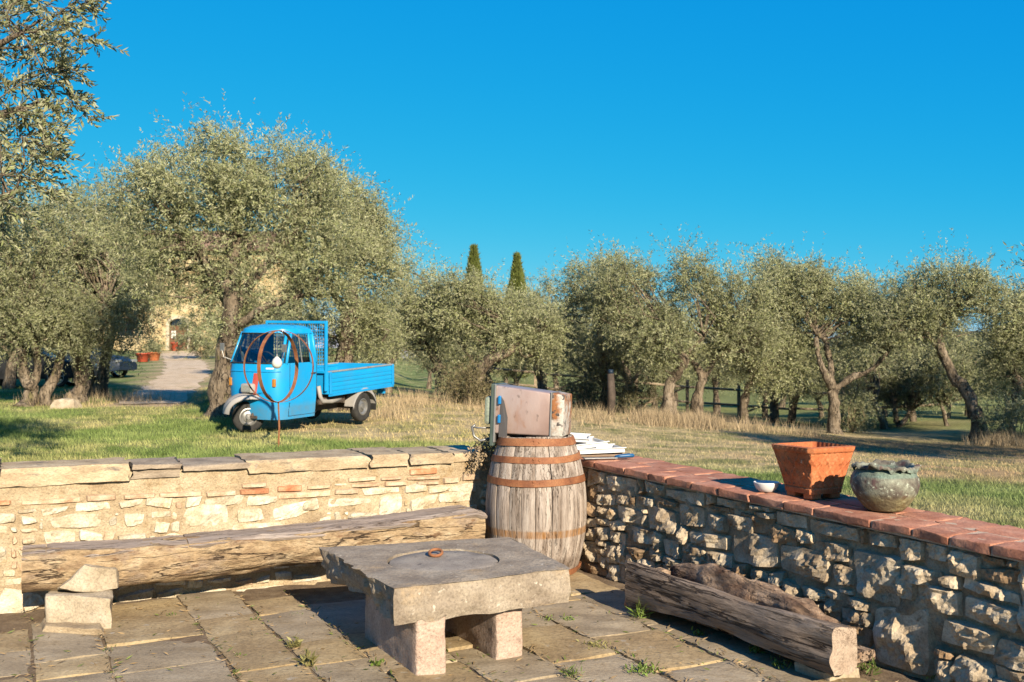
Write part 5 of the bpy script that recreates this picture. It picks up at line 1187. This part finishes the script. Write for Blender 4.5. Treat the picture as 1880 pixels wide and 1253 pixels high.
olive("huge spreading old olive tree with mossy gnarled trunk behind the truck", (405, 748), [([(402, 748), (412, 690), (418, 630), (430, 570), (425, 500)], .19, .13), ([(424, 748), (426, 690), (428, 640)], .13, .10), ([(428, 575), (380, 480), (330, 420)], .13, .05), ([(425, 510), (440, 420), (430, 350)], .12, .04), ([(430, 560), (500, 470), (560, 410)], .12, .05), ([(432, 600), (500, 560), (560, 540)], .09, .04)],
      [(385, 330, 140, 92), (500, 350, 130, 95), (295, 400, 80, 95), (290, 500, 60, 70), (480, 520, 120, 90), (590, 470, 90, 110), (400, 450, 90, 60), (455, 610, 70, 45), (360, 530, 50, 60), (385, 610, 38, 34), (330, 490, 50, 60)], 18.3, 760, 16, 14, .085, 11, depth=1.0, group=GL, nb=150, tint=1.04)
olive("tall olive tree with dark trunk directly behind the truck bed", (630, 720), [([(632, 722), (628, 660), (640, 600), (650, 520)], .2, .12), ([(642, 590), (600, 510), (590, 440)], .09, .04), ([(648, 530), (680, 450)], .08, .04), ([(636, 640), (680, 600), (715, 610)], .07, .03)],
      [(640, 410, 80, 85), (680, 500, 60, 110), (610, 370, 70, 55), (650, 590, 75, 60), (705, 600, 38, 70), (580, 620, 40, 50)], 20.5, 340, 16, 14, .09, 12, group=GL, nb=80)
olive("leafy olive with forked pale trunk at the left edge of the lawn", (50, 758), [([(48, 758), (50, 720), (38, 690), (45, 640)], .17, .09), ([(52, 715), (62, 680), (70, 630)], .10, .06)], [(45, 560, 105, 95), (60, 440, 100, 80), (10, 615, 60, 45), (95, 590, 60, 50), (-40, 500, 80, 120)], 21.5, 360, 16, 14, .09, 13, group=GL, tint=.92, nb=90)
olive("slim olive trunk rising beside the pale boulder", (84, 757), [([(80, 757), (86, 725), (98, 690), (110, 640)], .14, .06)], [(125, 575, 55, 55), (150, 620, 45, 35)], 21.8, 100, 14, 13, .09, 14, group=GL, tint=.92)
olive("bushy olive with mossy flared trunk left of the path", (142, 740), [([(140, 740), (146, 705), (150, 660), (160, 600)], .20, .12), ([(150, 680), (120, 620)], .08, .04), ([(156, 620), (200, 560)], .08, .04)], [(150, 540, 85, 85), (130, 420, 80, 80), (205, 600, 55, 75), (190, 480, 60, 70)], 22.6, 320, 16, 14, .09, 15, group=GL, nb=90)
olive("dark multi-stemmed olive whose foliage hides the navy car", (180, 735), [([(170, 735), (172, 700), (165, 660), (180, 600)], .15, .09), ([(185, 734), (190, 690), (200, 640), (220, 560)], .16, .08)], [(240, 520, 60, 100), (215, 420, 60, 80), (200, 630, 45, 35), (262, 610, 38, 42)], 24.5, 250, 16, 14, .09, 16, group=GL, tint=.78, warm=.06, nb=120)
olive("olive leaning left at the back of the dry grass", (838, 738), [([(838, 738), (822, 700), (800, 660), (785, 638), (760, 600)], .16, .07), ([(800, 660), (790, 600), (810, 550)], .07, .03)], [(765, 545, 48, 62), (800, 590, 55, 55), (745, 620, 40, 45)], 25, 190, 15, 13, .095, 17, group=GR, tint=1.05)
olive("olive leaning right with a bent bare limb behind the tank", (862, 738), [([(862, 738), (878, 700), (892, 668), (930, 645), (960, 620), (1000, 600)], .17, .06), ([(895, 668), (915, 625), (930, 590)], .08, .04), ([(945, 632), (965, 655), (990, 640)], .05, .03)], [(855, 555, 62, 55), (905, 590, 55, 50), (965, 600, 62, 52), (1000, 640, 45, 40)], 24, 260, 15, 13, .095, 18, group=GR)
olive("short olive with pale stub trunk behind the tank's right end", (1002, 722), [([(1002, 722), (996, 700), (985, 672), (970, 640)], .15, .08), ([(990, 680), (1010, 640)], .07, .04)], [(1005, 565, 52, 52), (985, 625, 45, 45), (1030, 620, 40, 50)], 29, 150, 15, 12, .11, 19, group=GR, tint=.95)
olive("dense olive above the dark field post", (1105, 752), [([(1108, 752), (1112, 700), (1100, 640), (1105, 580)], .14, .07)], [(1100, 530, 68, 55), (1080, 600, 60, 65), (1130, 650, 55, 50)], 27, 220, 15, 13, .10, 20, group=GR, tint=.95)
olive("broad olive with pale crooked trunk among tall dry grass", (1230, 772), [([(1230, 772), (1228, 730), (1236, 695), (1255, 665), (1240, 630)], .16, .08), ([(1240, 690), (1262, 650), (1290, 620)], .08, .04)], [(1170, 555, 85, 72), (1210, 620, 70, 60), (1130, 500, 45, 38), (1255, 520, 60, 50)], 24, 310, 16, 13, .095, 21, group=GR, nb=80)
olive("dark trunked olive just right of the broad crooked one", (1278, 766), [([(1276, 766), (1280, 725), (1288, 695), (1270, 665)], .15, .07), ([(1286, 698), (1320, 655), (1345, 635)], .09, .04)], [(1325, 555, 75, 65), (1300, 620, 60, 50), (1360, 620, 60, 60), (1290, 520, 50, 38)], 24.8, 280, 16, 13, .095, 22, group=GR, nb=80)
olive("tallest right hand olive with drooping foliage and thin hidden trunk", (1367, 780), [([(1366, 780), (1368, 740), (1375, 700), (1390, 620)], .12, .06)], [(1400, 520, 62, 55), (1440, 570, 70, 80), (1400, 660, 60, 60), (1465, 650, 45, 55)], 25.8, 310, 16, 13, .095, 23, group=GR, tint=1.05)
olive("open olive with candelabra limbs behind the terracotta planter", (1530, 795), [([(1530, 795), (1531, 750), (1529, 712)], .155, .13), ([(1529, 716), (1515, 690), (1500, 655), (1495, 620)], .10, .05), ([(1530, 712), (1525, 665), (1512, 625), (1498, 612)], .09, .05), ([(1532, 715), (1560, 695), (1600, 675), (1630, 640)], .09, .04)], [(1490, 545, 62, 60), (1570, 575, 55, 45), (1615, 555, 65, 55), (1625, 522, 40, 32), (1600, 630, 45, 35)], 25, 320, 15, 13, .095, 24, group=GR)
olive("olive with a long bare trunk leaning to the left", (1795, 815), [([(1797, 815), (1785, 765), (1765, 715), (1740, 680), (1718, 630)], .17, .10), ([(1722, 640), (1690, 590)], .07, .04), ([(1720, 630), (1745, 570)], .07, .03)], [(1690, 575, 80, 58), (1750, 545, 68, 58), (1645, 605, 55, 45), (1800, 590, 50, 55), (1840, 560, 40, 35)], 24, 370, 15, 12, .095, 25, group=GR)
olive("olive with crooked trunk at the right edge", (1842, 818), [([(1842, 818), (1850, 770), (1862, 720), (1868, 670), (1885, 620)], .16, .08), ([(1862, 720), (1890, 690)], .07, .04)], [(1880, 570, 50, 48), (1850, 690, 48, 55), (1920, 600, 55, 75), (1900, 720, 45, 45), (1850, 630, 50, 45)], 24.5, 280, 15, 12, .095, 26, group=GR, tint=.9)
olive("small olive with leaning split stem in the second row on the right", (1628, 800), [([(1628, 800), (1618, 775), (1602, 740)], .10, .06), ([(1626, 790), (1622, 755)], .07, .05)], [(1600, 700, 45, 40), (1625, 660, 40, 40)], 29, 110, 14, 12, .11, 27, group=GR)
olive("small dark crowned olive with forked stem in the second row on the right", (1655, 803), [([(1653, 803), (1654, 778), (1644, 752)], .10, .06), ([(1655, 780), (1672, 755)], .08, .05)], [(1660, 715, 42, 35), (1690, 680, 45, 40)], 29.5, 110, 14, 12, .11, 28, group=GR, tint=.8)
olive("thin second row olive left of the long leaning trunk", (1742, 808), [([(1744, 808), (1738, 780), (1730, 745)], .09, .06)], [(1735, 700, 48, 45), (1760, 660, 45, 40)], 29, 110, 14, 12, .11, 29, group=GR)
# casting olives just outside the right of the picture, and the near olive on the left
def px_of(X_, Y_, Z_): return (PCX + X_ / Y_ * F, 655 - (Z_ - EYE) / Y_ * F)
for i, (X_, Y_, lab) in enumerate(((8.9, 12.9, "olive outside the picture nearest to the right of the lawn"), (11.2, 14.8, "olive standing outside the picture to the right of the lawn"), (14.0, 18.5, "second olive outside the picture to the right of the lawn"))):
    q = lambda dx, dz: px_of(X_ + dx, Y_, gz(X_, Y_) + dz)
    mk_c = [(*q(dx, dz), r1_ * F / Y_, r2_ * F / Y_) for dx, dz, r1_, r2_ in ((0, 3.2, 1.5, 1.0), (-.9, 2.6, 1.1, .8), (1.0, 2.8, 1.2, .9), (0, 2.2, 1.4, .6))]
    olive(lab, q(0, 0), [([q(0, 0), q(.1, .8), q(-.1, 1.6), q(.2, 2.6)], .2, .09)], mk_c, Y_, 230, 14, 12, .10, 40 + i, group=GR)
fo = empty("olive_tree", (-5.75, 8.3, gz(-5.75, 8.3)), 0, "near olive tree whose leafy branches hang into the upper left corner", "tree")
rg = np.random.default_rng(77); mb = MB(); b0 = np.array([-5.75, 8.3, gz(-5.75, 8.3) - .1])
tr_ = smooth_poly([b0, b0 + [.1, 0, .8], b0 + [-.05, .1, 1.5], b0 + [.15, .1, 2.2]], 6); mb.tube(tr_, np.linspace(.26, .15, len(tr_)), 14, True, .25, 3); nodes = list(tr_[-4:])
def fg_pt(x, y, Y_): return at(x, y, Y_)
limbs = [[tr_[-1], fg_pt(-190, 250, 8.4), fg_pt(-60, 120, 8.3), fg_pt(40, 60, 8.2)], [tr_[-1], fg_pt(-150, 300, 8.4), fg_pt(-20, 220, 8.5), fg_pt(80, 190, 8.6)], [tr_[-2], fg_pt(-150, 420, 8.2), fg_pt(-30, 380, 8.0), fg_pt(30, 350, 7.9)], [tr_[-1], tr_[-1] + [-.3, .5, 1.2], tr_[-1] + [-.6, .9, 2.0]], [tr_[-1], tr_[-1] + [.3, -.6, 1.2], tr_[-1] + [.4, -.9, 2.0]]]
for l in limbs:
    sp = smooth_poly(l, 6); mb.tube(sp, np.linspace(.08, .018, len(sp)), 8, True, .15, 2); nodes += list(sp[3:])
# sprays reaching into the picture: (start px, end px, depth)
sprays = []
def spray(x0, y0, x1, y1, Y_, n=10):
    x1 = x1 if x1 < 120 else 120 + (x1 - 120) * .62
    sprays.append((fg_pt(x0, y0, Y_), fg_pt(x1, y1, Y_ + rg.uniform(-.2, .2)), n))
for a in [(20, 30, 165, 20, 8.2), (60, 60, 222, 78, 8.2), (60, 60, 150, 50, 8.0), (40, 90, 178, 92, 8.3), (70, 130, 172, 150, 8.4), (40, 150, 170, 130, 8.3), (60, 160, 190, 182, 8.5), (100, 150, 200, 226, 8.5), (60, 180, 130, 240, 8.3), (30, 200, 110, 250, 8.2), (10, 210, 90, 215, 8.1), (0, 180, 80, 150, 8.4), (0, 260, 90, 272, 8.1), (0, 290, 110, 308, 8.0), (0, 320, 95, 360, 7.9), (-10, 330, 60, 330, 7.9), (0, 370, 75, 430, 7.8), (-20, 360, 40, 400, 7.8), (-20, 400, 20, 445, 7.8), (20, 10, 100, -10, 8.1), (100, 30, 215, 2, 8.2), (-40, 100, 60, 100, 8.4), (-60, 60, 40, 20, 8.4), (-60, 180, 40, 150, 8.6), (-60, 240, 60, 230, 8.6), (0, 60, 90, 75, 8.7), (10, 120, 110, 110, 8.8), (-10, 30, 60, 10, 8.8), (90, 190, 175, 200, 8.4), (40, 250, 75, 300, 8.0), (130, 20, 225, 15, 8.3)]: spray(*a)
for _ in range(12):
    a, b_ = rg.uniform(-40, 110), rg.uniform(-10, 330); spray(a - rg.uniform(20, 60), b_ - rg.uniform(-30, 40), a + rg.uniform(0, 40), b_ + rg.uniform(-20, 30), rg.uniform(8.1, 9.2))
bs, ds = [], []
for s, e_, n_ in sprays:
    s = np.array(s); e_ = np.array(e_); ln = np.linalg.norm(e_ - s); mid = (s + e_) / 2 + np.array([0, 0, .06]); j = np.argmin(np.linalg.norm(np.array(nodes) - s, axis=1)); mb.tube([nodes[j], (nodes[j] + s) / 2 + rg.normal(size=3) * .03, s, mid, e_], [.009, .007, .006, .004, .002], 5, False)
    for q in range(9):
        t = rg.uniform(0, 1) if q else 1; p = s + (e_ - s) * t + np.array([0, 0, .06 * 4 * t * (1 - t)]); dv = unit(((e_ - s) / ln * .8 + rg.normal(size=3) * .55 + np.array([0, 0, -.05]))[None])[0] if q else (e_ - s) / ln; tl = rg.uniform(.12, .30); 
        p0_ = p - dv * (tl * .8 if not q else 0); mb.tube([p0_, p0_ + dv * tl * .5 + [0, 0, .01], p0_ + dv * tl], [.003, .002, .0014], 4, False)
        k = int(tl / .0125); tt = np.linspace(.05, 1, k); side = unit(np.cross(dv, rg.normal(size=(k, 3)))); bs.append(p0_ + dv * (tt * tl)[:, None]); ds.append(unit(dv * .75 + side * rg.uniform(.3, .8, (k, 1)) + np.array([0, 0, .1])))
bs = np.vstack(bs); ds = np.vstack(ds); n_ = len(bs); print("near leaves", n_)
mb.build("trunk", m_bark, fo, True, True)
# near leaves: folded, six-sided
def leaf6(name, b, d, L, W, col, parent):
    n = len(b); s = unit(np.cross(d, rg.normal(size=(n, 3)))); nn_ = np.cross(d, s); L = L[:, None]; W = W[:, None]; f_ = .25
    Q = np.stack([b, b + d * L * .3 + s * W + nn_ * W * f_, b + d * L * .68 + s * W * .85 + nn_ * W * f_, b + d * L, b + d * L * .68 - s * W * .85 + nn_ * W * f_, b + d * L * .3 - s * W + nn_ * W * f_], 1).reshape(-1, 3); i = np.arange(n)[:, None] * 6
    idx = np.hstack([i + 0, i + 1, i + 2, i + 3, i + 0, i + 3, i + 4, i + 5]).ravel(); return mk_fast(name, Q, idx, 4, m_leaf, parent, np.repeat(col, 6, 0))
nc = leaf_cols(n_, rg, .95); leaf6("crown", bs, ds, rg.uniform(.045, .072, n_), rg.uniform(.0065, .0095, n_), nc, fo)
bs2, ds2, L2, W2, c2_, _, _ = foliage([(-5.9, 8.6, 3.9, 1.0, 1.3, 1.0), (-5.3, 9.6, 3.5, .7, 1.0, .9), (-6.6, 8.2, 3.3, 1.1, 1.2, .9), (-5.6, 7.6, 4.4, .8, .9, .7)], 560, 15, 12, .085, rg); keep = ~((bs2[:, 0] / bs2[:, 1] * F + PCX > 10) & (bs2[:, 2] < 5.2) & (bs2[:, 1] < 9.3))
leaf_mesh("outer_foliage", bs2[keep], ds2[keep], L2[keep], W2[keep], c2_[keep], m_leaf, fo, True, rg)

# second and third rows: copies of four trees
protos = []
for v in range(4):
    rg = np.random.default_rng(200 + v); e = empty("olive_tree", (0, 0, 0)); mb = MB(); tr_ = smooth_poly([(0, 0, -.15), (.1 * (-1) ** v, .05, .7), (.25 * (-1) ** v, 0, 1.3), (.1, .1, 2.2)], 5); mb.tube(tr_, np.linspace(.19, .07, len(tr_)), 10, True, .25, v); t2 = smooth_poly([tr_[8], tr_[8] + [-.5, .2, .6], tr_[8] + [-.9, .3, 1.2]], 4); mb.tube(t2, np.linspace(.09, .04, len(t2)), 8, True, .2, v); t3 = smooth_poly([tr_[9], tr_[9] + [.5, -.2, .6], tr_[9] + [1.0, -.3, 1.1]], 4); mb.tube(t3, np.linspace(.09, .04, len(t3)), 8, True, .2, v)
    el = [(rg.uniform(-.9, .9), rg.uniform(-.8, .8), rg.uniform(2.2, 3.6), rg.uniform(.9, 1.5), rg.uniform(.9, 1.4), rg.uniform(.7, 1.1)) for _ in range(5)]
    B, D_2, L2, W2, c2_, cl, _ = foliage(el, 230, 15, 14, .12, rg, tint=.95); branches_to(mb, list(tr_[6:]) + list(t2) + list(t3), cl[:50], rg)
    mb.build("trunk", m_bark, e, True, False); leaf_mesh("crown", B, D_2, L2 * .85, W2 * .85, c2_, m_leaf, e, False, rg); protos.append(e)
pr = random.Random(21); cnt = 0; used = [False] * 4
spots = [(px, D) for D, pxs in ((31, (720, 905, 1160, 1420, 1480, 1570, 1700, 1800, 1890)), (36, (690, 800, 960, 1060, 1120, 1210, 1330, 1390, 1500, 1600, 1660, 1760, 1850)), (46, (560, 700, 780, 860, 930, 1020, 1090, 1180, 1260, 1310, 1440, 1540, 1640, 1740, 1830)), (30, (-40, 40)), (40, (120, 470))) for px in pxs]
for px, D in spots:
    X_ = (px + pr.uniform(-18, 18) - PCX) / F * D; Y_ = D + pr.uniform(-1.5, 1.5); v = pr.randrange(4); s = pr.uniform(.78, .98) * (.88 if D == 36 else (1.0 if D < 36 else 1.0))
    if px > 1480 or 820 < px < 1020: s *= .86
    if D == 46 and px > 640: s *= .82
    if D in (31, 36): s *= .9
    o = protos[v] if not used[v] else copy_tree(protos[v]); used[v] = True
    o.location = (X_, Y_, gz(X_, Y_) - .05); o.rotation_euler = (0, 0, pr.uniform(0, 6.28)); o.scale = (s * pr.uniform(.95, 1.15), s * pr.uniform(.95, 1.15), s)
    row = {31: "olive in the second row behind the lawn trees", 36: "olive in the third row of the grove", 46: "far olive at the back of the grove", 30: "olive behind the trunks at the left edge", 40: "olive back by the parked cars and the path"}[D]
    tag(o, row, "tree", row.replace("olive ", "olives ").replace("far olives", "far olives"))
# two cypresses
m_cyp = m_leaf
def cypress(px, ytop, D, wd, label, seed):
    rg = np.random.default_rng(seed); p = at(px, ytop, D); zt = p[2]; z0 = gz(p[0], D); H_ = zt - z0; e = empty("cypress_tree", (p[0], D, z0), 0, label, "tree", "cypresses on the skyline"); MB().tube([(p[0], D, z0 - .1), (p[0], D, z0 + H_ * .5), (p[0], D, zt - .5)], [.2, .12, .02], 8, noise=.1).build("trunk", m_bark, e, True, True)
    n = 16000; t = rg.uniform(.04, 1, n); prof = np.interp(t, [0, .1, .3, .6, .85, 1], [.7, 1, 1, .72, .33, .02]) * wd; a = rg.uniform(0, 6.283, n); rr3 = prof * np.sqrt(rg.uniform(.35, 1, n)) * (1 + .16 * np.sin(a * 3 + t * 17) + .22 * fbm(np.stack([np.cos(a) * 2, np.sin(a) * 2, t * 9 + seed], 1), 3)); b = np.stack([p[0] + rr3 * np.cos(a), D + rr3 * np.sin(a), z0 + t * H_], 1)
    d = unit(np.stack([np.cos(a) * .35, np.sin(a) * .35, np.full(n, 1.)], 1) + rg.normal(size=(n, 3)) * .22); col = np.array([.115, .155, .045]) * rg.uniform(.5, 1.5, (n, 1)) * np.array([1.15, 1, .9]); leaf_mesh("crown", b, d, rg.uniform(.22, .60, n), rg.uniform(.03, .06, n), col, m_leaf, e, True, rg)
cypress(870, 459, 75, 1.0, "left and taller of the two slim cypresses on the skyline", 5); cypress(949, 473, 78, 1.08, "right and shorter of the two slim cypresses on the skyline", 6)
# shrubs
def shrub(label, px, py, D, w, h, seed, tint, cat="shrub", name="shrub", n=70, L=.07, warm=0, z=0):
    rg = np.random.default_rng(seed); p = at(px, py, D); z0 = gz(p[0], D) + z; e = empty(name, (p[0], D, z0), 0, label, cat); B, d, L2, W2, c, cl, _ = foliage([(p[0], D, z0 + h * .5, w / 2, w / 2, h * .5)], n, 12, 12, L, rg, (.12, .3), .5, tint, warm, .2); mb = MB(); branches_to(mb, [np.array([p[0], D, z0])], cl[:14], rg, .015, .004); mb.build("stems", m_dry, e, True, True); k = B[:, 2] > z0 + .01; leaf_mesh("foliage", B[k], d[k], L2[k], W2[k], c[k], m_leaf, e, True, rg)
shrub("dark bramble shrub at the foot of the leaning olives", 862, 742, 22.8, 1.0, .75, 1, .55, warm=.2); shrub("green leafy shrub between the two leaning olive trunks", 845, 720, 24.6, .9, 1.1, 2, .8); shrub("dark shrub around the broad crooked olive", 1170, 770, 25.5, 1.3, .9, 3, .5, warm=.1); shrub("dark shrub by the dark field post", 1085, 748, 27, 1.6, 1.2, 4, .5); shrub("round leafy shrub right of the farmhouse door", 372, 648, 62, 3.4, 3.0, 5, .75, n=160, L=.14)
shrub("grey green bush right of the candelabra olive", 1565, 795, 26.5, 1.1, 1.2, 6, .8); shrub("pale bush at the foot of the right edge olive", 1870, 822, 23, 1.3, 1.1, 7, 1.0); shrub("green plant in the clay pot beside the path", 283, 652, 58, .8, .6, 8, .9, "plant", "potted_plant", 40, .10, 0, .45)
shrub("bush hiding the fence end right of the tank", 1060, 735, 30, 1.4, 1.0, 9, .7)
# far hills
hx0 = np.linspace(-500, 700, 70); rows = []
for k, t in enumerate(np.linspace(0, 1, 14)):
    y = 330 + 260 * t; h = (np.interp(hx0, [-500, -100, 60, 140, 220, 330, 700], [2, 1, 3, 11, 15, 18, 24])) * math.sin(min(1, t * 1.4) * math.pi / 2); rows.append([(x, y + .1 * abs(x), -2.0 + hh + 2.2 * math.sin(x * .035 + k * .8) * t) for x, hh in zip(hx0, h)])
G = np.array(rows); P = G.reshape(-1, 3); P[:, 2] += 2.4 * fbm(P * .022, 4) * np.repeat(np.linspace(0, 1, 14), 70); m_hill = mat("wooded_hill", [(.028, .036, .018), (.06, .066, .036), (.10, .098, .06)], .06, 1, 1, .4, 2.5, rnd=0, lo=.35, hi=.65)
tag(mk("hills", P, [(i * 70 + j, i * 70 + j + 1, (i + 1) * 70 + j + 1, (i + 1) * 70 + j) for i in range(13) for j in range(69)], m_hill, None, True), "wooded hills on the skyline", None, None, 'structure')

# grasses ------------------------------------------------------------------------------------------------------------
def blades(name, X_, Y_, hmin, hmax, wid, label, colf, rg, lean=.35, seedh=0, smp=None):
    n = len(X_); Z_ = ground_z(X_, Y_); hgt = rg.uniform(hmin, hmax, n); az = rg.uniform(0, 6.283, n); ln = rg.uniform(0, lean, n) * hgt; w = wid * rg.uniform(.6, 1.3, n); b = np.stack([X_, Y_, Z_ - .01], 1); s = np.stack([np.cos(az), np.sin(az), 0 * az], 1); ld = np.stack([-np.sin(az + .8), np.cos(az + .8), 0 * az], 1)
    Q = np.stack([b - s * w[:, None], b + s * w[:, None], b + ld * ln[:, None] + np.array([0, 0, 1.]) * hgt[:, None]], 1).reshape(-1, 3); col = np.repeat(colf, 3, 0); o = mk_fast(name, Q, np.arange(n * 3), 3, m_blade, None, col); return tag(o, label, "grass", None, 'stuff')
rg = np.random.default_rng(91)
def lawn_pts(n, x0, x1, y0, y1, keepf):
    # denser nearer to the camera
    Y_ = y0 * (y1 / y0) ** rg.uniform(0, 1, n); X_ = (rg.uniform(0, 1, n) * (x1 - x0) + x0) * Y_; k = keepf(X_, Y_) & (in_terrace(X_, Y_) < -.62) & (path_dist(X_, Y_) > .1); return X_[k], Y_[k]
X_, Y_ = lawn_pts(190000, -.60, .0, 8.5, 30, lambda x, y: ~((np.abs(x + 3.4) < 1.0) & (y > 14.6) & (y < 17)) | (rg.uniform(0, 1, len(x)) < .4))
gc_, dry = ground_col(X_, Y_); k = rg.uniform(0, 1, len(X_)) > dry * .85; X_, Y_, gc_, dry = X_[k], Y_[k], gc_[k], dry[k]
blades("lawn_grass", X_, Y_, .025, .085, .0055, "short patchy grass on the lawn around the truck", gc_ * rg.uniform(.85, 1.75, (len(X_), 1)) * np.array([1.05, 1.05, .9]), rg, .9)
X_, Y_ = lawn_pts(150000, .0, .62, 7.2, 24, lambda x, y: y < 24); gc_, dry = ground_col(X_, Y_); k = rg.uniform(0, 1, len(X_)) > dry * .8; X_, Y_, gc_ = X_[k], Y_[k], gc_[k]
blades("meadow_grass", X_, Y_, .02, .06, .005, "short green and straw grass behind the tiled wall", gc_ * rg.uniform(.85, 1.7, (len(X_), 1)), rg, .9)
# tall dry grass along the olives' feet
cx = []; 
for (px, D, n, spx, sD) in ((760, 22.5, 900, 50, 2.2), (900, 21.5, 500, 60, 2), (1080, 21, 700, 50, 2), (1205, 21.6, 2600, 32, 1.2), (1285, 21.8, 3000, 32, 1.2), (1380, 22.0, 500, 40, 1.5), (1480, 22.5, 250, 30, .8), (720, 19, 300, 30, 1.5), (100, 21.9, 250, 60, .5), (230, 22.9, 350, 60, .6), (1840, 22.5, 1200, 40, .8)):
    D_3 = D + rg.normal(size=n) * sD * .5; x = px + rg.normal(size=n) * spx * .7; cx.append(np.stack([(x - PCX) / F * D_3, D_3], 1))
C = np.vstack(cx); n_ = len(C); tall = rg.uniform(.5, 1, n_); col = np.array([.42, .325, .20]) * rg.uniform(.5, 1.35, (n_, 1)); blades("dry_grass", C[:, 0], C[:, 1], .07, .40, .006, "tall dry straw grass at the feet of the olives", col, rg, .6)
# weeds in the paving joints
m_weed = mat("weed_leaf", [], 5, .6, 0, 10, .001, attr=True, trans=.3, rnd=.05, spec=.3)
def weed(px, py, h, w, n, label, seed, c=(.13, .20, .035), z=.0, lw=.16):
    rg = np.random.default_rng(seed); p = on_z(px, py, z); e = empty("weed", p, 0, label, "weed", "weeds in the paving joints"); u = rg.uniform(0, 6.283, n); el = rg.uniform(.15, 1.35, n); d = np.stack([np.cos(u) * np.cos(el), np.sin(u) * np.cos(el), np.sin(el)], 1); b = p + np.stack([rg.normal(size=n) * w * .35, rg.normal(size=n) * w * .35, np.abs(rg.normal(size=n)) * h * .25], 1); L_ = rg.uniform(.4, 1, n) * h * .8; col = np.array(c) * rg.uniform(.6, 1.5, (n, 1)); leaf_mesh("leaves", b, d, L_, L_ * lw, col, m_weed, e, True, rg)
    mb = MB()
    for q in range(max(3, n // 14)): j = rg.integers(n); mb.tube([p + [0, 0, -.01], (p + b[j]) / 2 + rg.normal(size=3) * .005, b[j] + d[j] * L_[j] * .5], .0012, 4, False)
    mb.build("stems", m_weed and m_dry, e, False, True)
W_ = [(540, 1190, .10, .05, 50, "pale tuft of weed in the joint left of the table"), (565, 1225, .12, .05, 46, "thin seedy weed at the lower end of the joint left of the table"), (695, 1222, .05, .05, 24, "clover-like weed in front of the near table block", .35), (470, 1140, .035, .07, 30, "low weed on the slab before the log bench"), (545, 1130, .03, .06, 30, "creeping weed by the table's shadow"), (315, 1130, .03, .05, 26, "small weed under the middle of the log bench"), (195, 1195, .025, .05, 20, "tiny weed on the slab right of the stone support"), (1175, 1137, .16, .06, 70, "tall grassy weed at the hollow log's far end", .05), (1285, 1168, .06, .06, 34, "leafy weed along the hollow log's foot", .25), (1385, 1200, .07, .05, 36, "leafy sprig below the middle of the hollow log", .2), (1430, 1225, .05, .08, 50, "weed patch by the pale stone under the hollow log", .2), (1595, 1235, .09, .10, 90, "green weeds between the hollow log's end and the wall", .08), (1045, 1140, .05, .07, 40, "weed in the joint right of the table"), (1095, 1190, .05, .12, 80, "reddish mat of weed in the joint before the hollow log"), (1180, 1235, .06, .14, 110, "weed mat in the bottom joint right of the table"), (1050, 1245, .10, .08, 70, "tuft of weed at the picture's bottom edge right of the table", .05), (1715, 1248, .05, .06, 40, "small weed at the foot of the rubble wall"), (440, 1205, .03, .05, 26, "moss-like weed at a slab corner left of the table"), (1062, 1030, .08, .03, 20, "single green sprig beside the barrel foot", .3), (1005, 1140, .04, .06, 30, "weed beside the far table block")]
for i, q in enumerate(W_): weed(q[0], q[1], q[2] * .75, q[3] * .8, q[4], q[5], 300 + i, (.13, .19, .035) if i not in (0, 1, 13) else (.24, .22, .08), 0, q[6] if len(q) > 6 else .16)
# litter in the joints: dry stalks and crumbs, too many to count
n = 9000; px = rg.uniform(-60, 1640, n); py = rg.uniform(1085, 1275, n); P = np.array([on_z(a, b_, .0) for a, b_ in zip(px, py)]); pp = P @ PB
dj = np.min(np.abs(pp[:, None] - np.array(strips)[None]), 1); k = ((dj < .035) | (rg.uniform(0, 1, n) < .07)) & (in_terrace(P[:, 0], P[:, 1]) > .03); P = P[k]; n = len(P); az = rg.uniform(0, 6.283, n); d = np.stack([np.cos(az), np.sin(az), rg.uniform(0, .5, n)], 1); P[:, 2] = .004 + rg.uniform(0, .008, n); L_ = rg.uniform(.012, .05, n)
o = leaf_mesh("joint_litter", P, unit(d), L_, L_ * .09, np.where(rg.uniform(0, 1, (n, 1)) < .3, np.array([[.14, .17, .04]]), np.array([[.30, .21, .11]])) * rg.uniform(.5, 1.4, (n, 1)), m_weed, None, True, rg); tag(o, "dry stalks and moss in the paving joints", "litter", None, 'stuff')
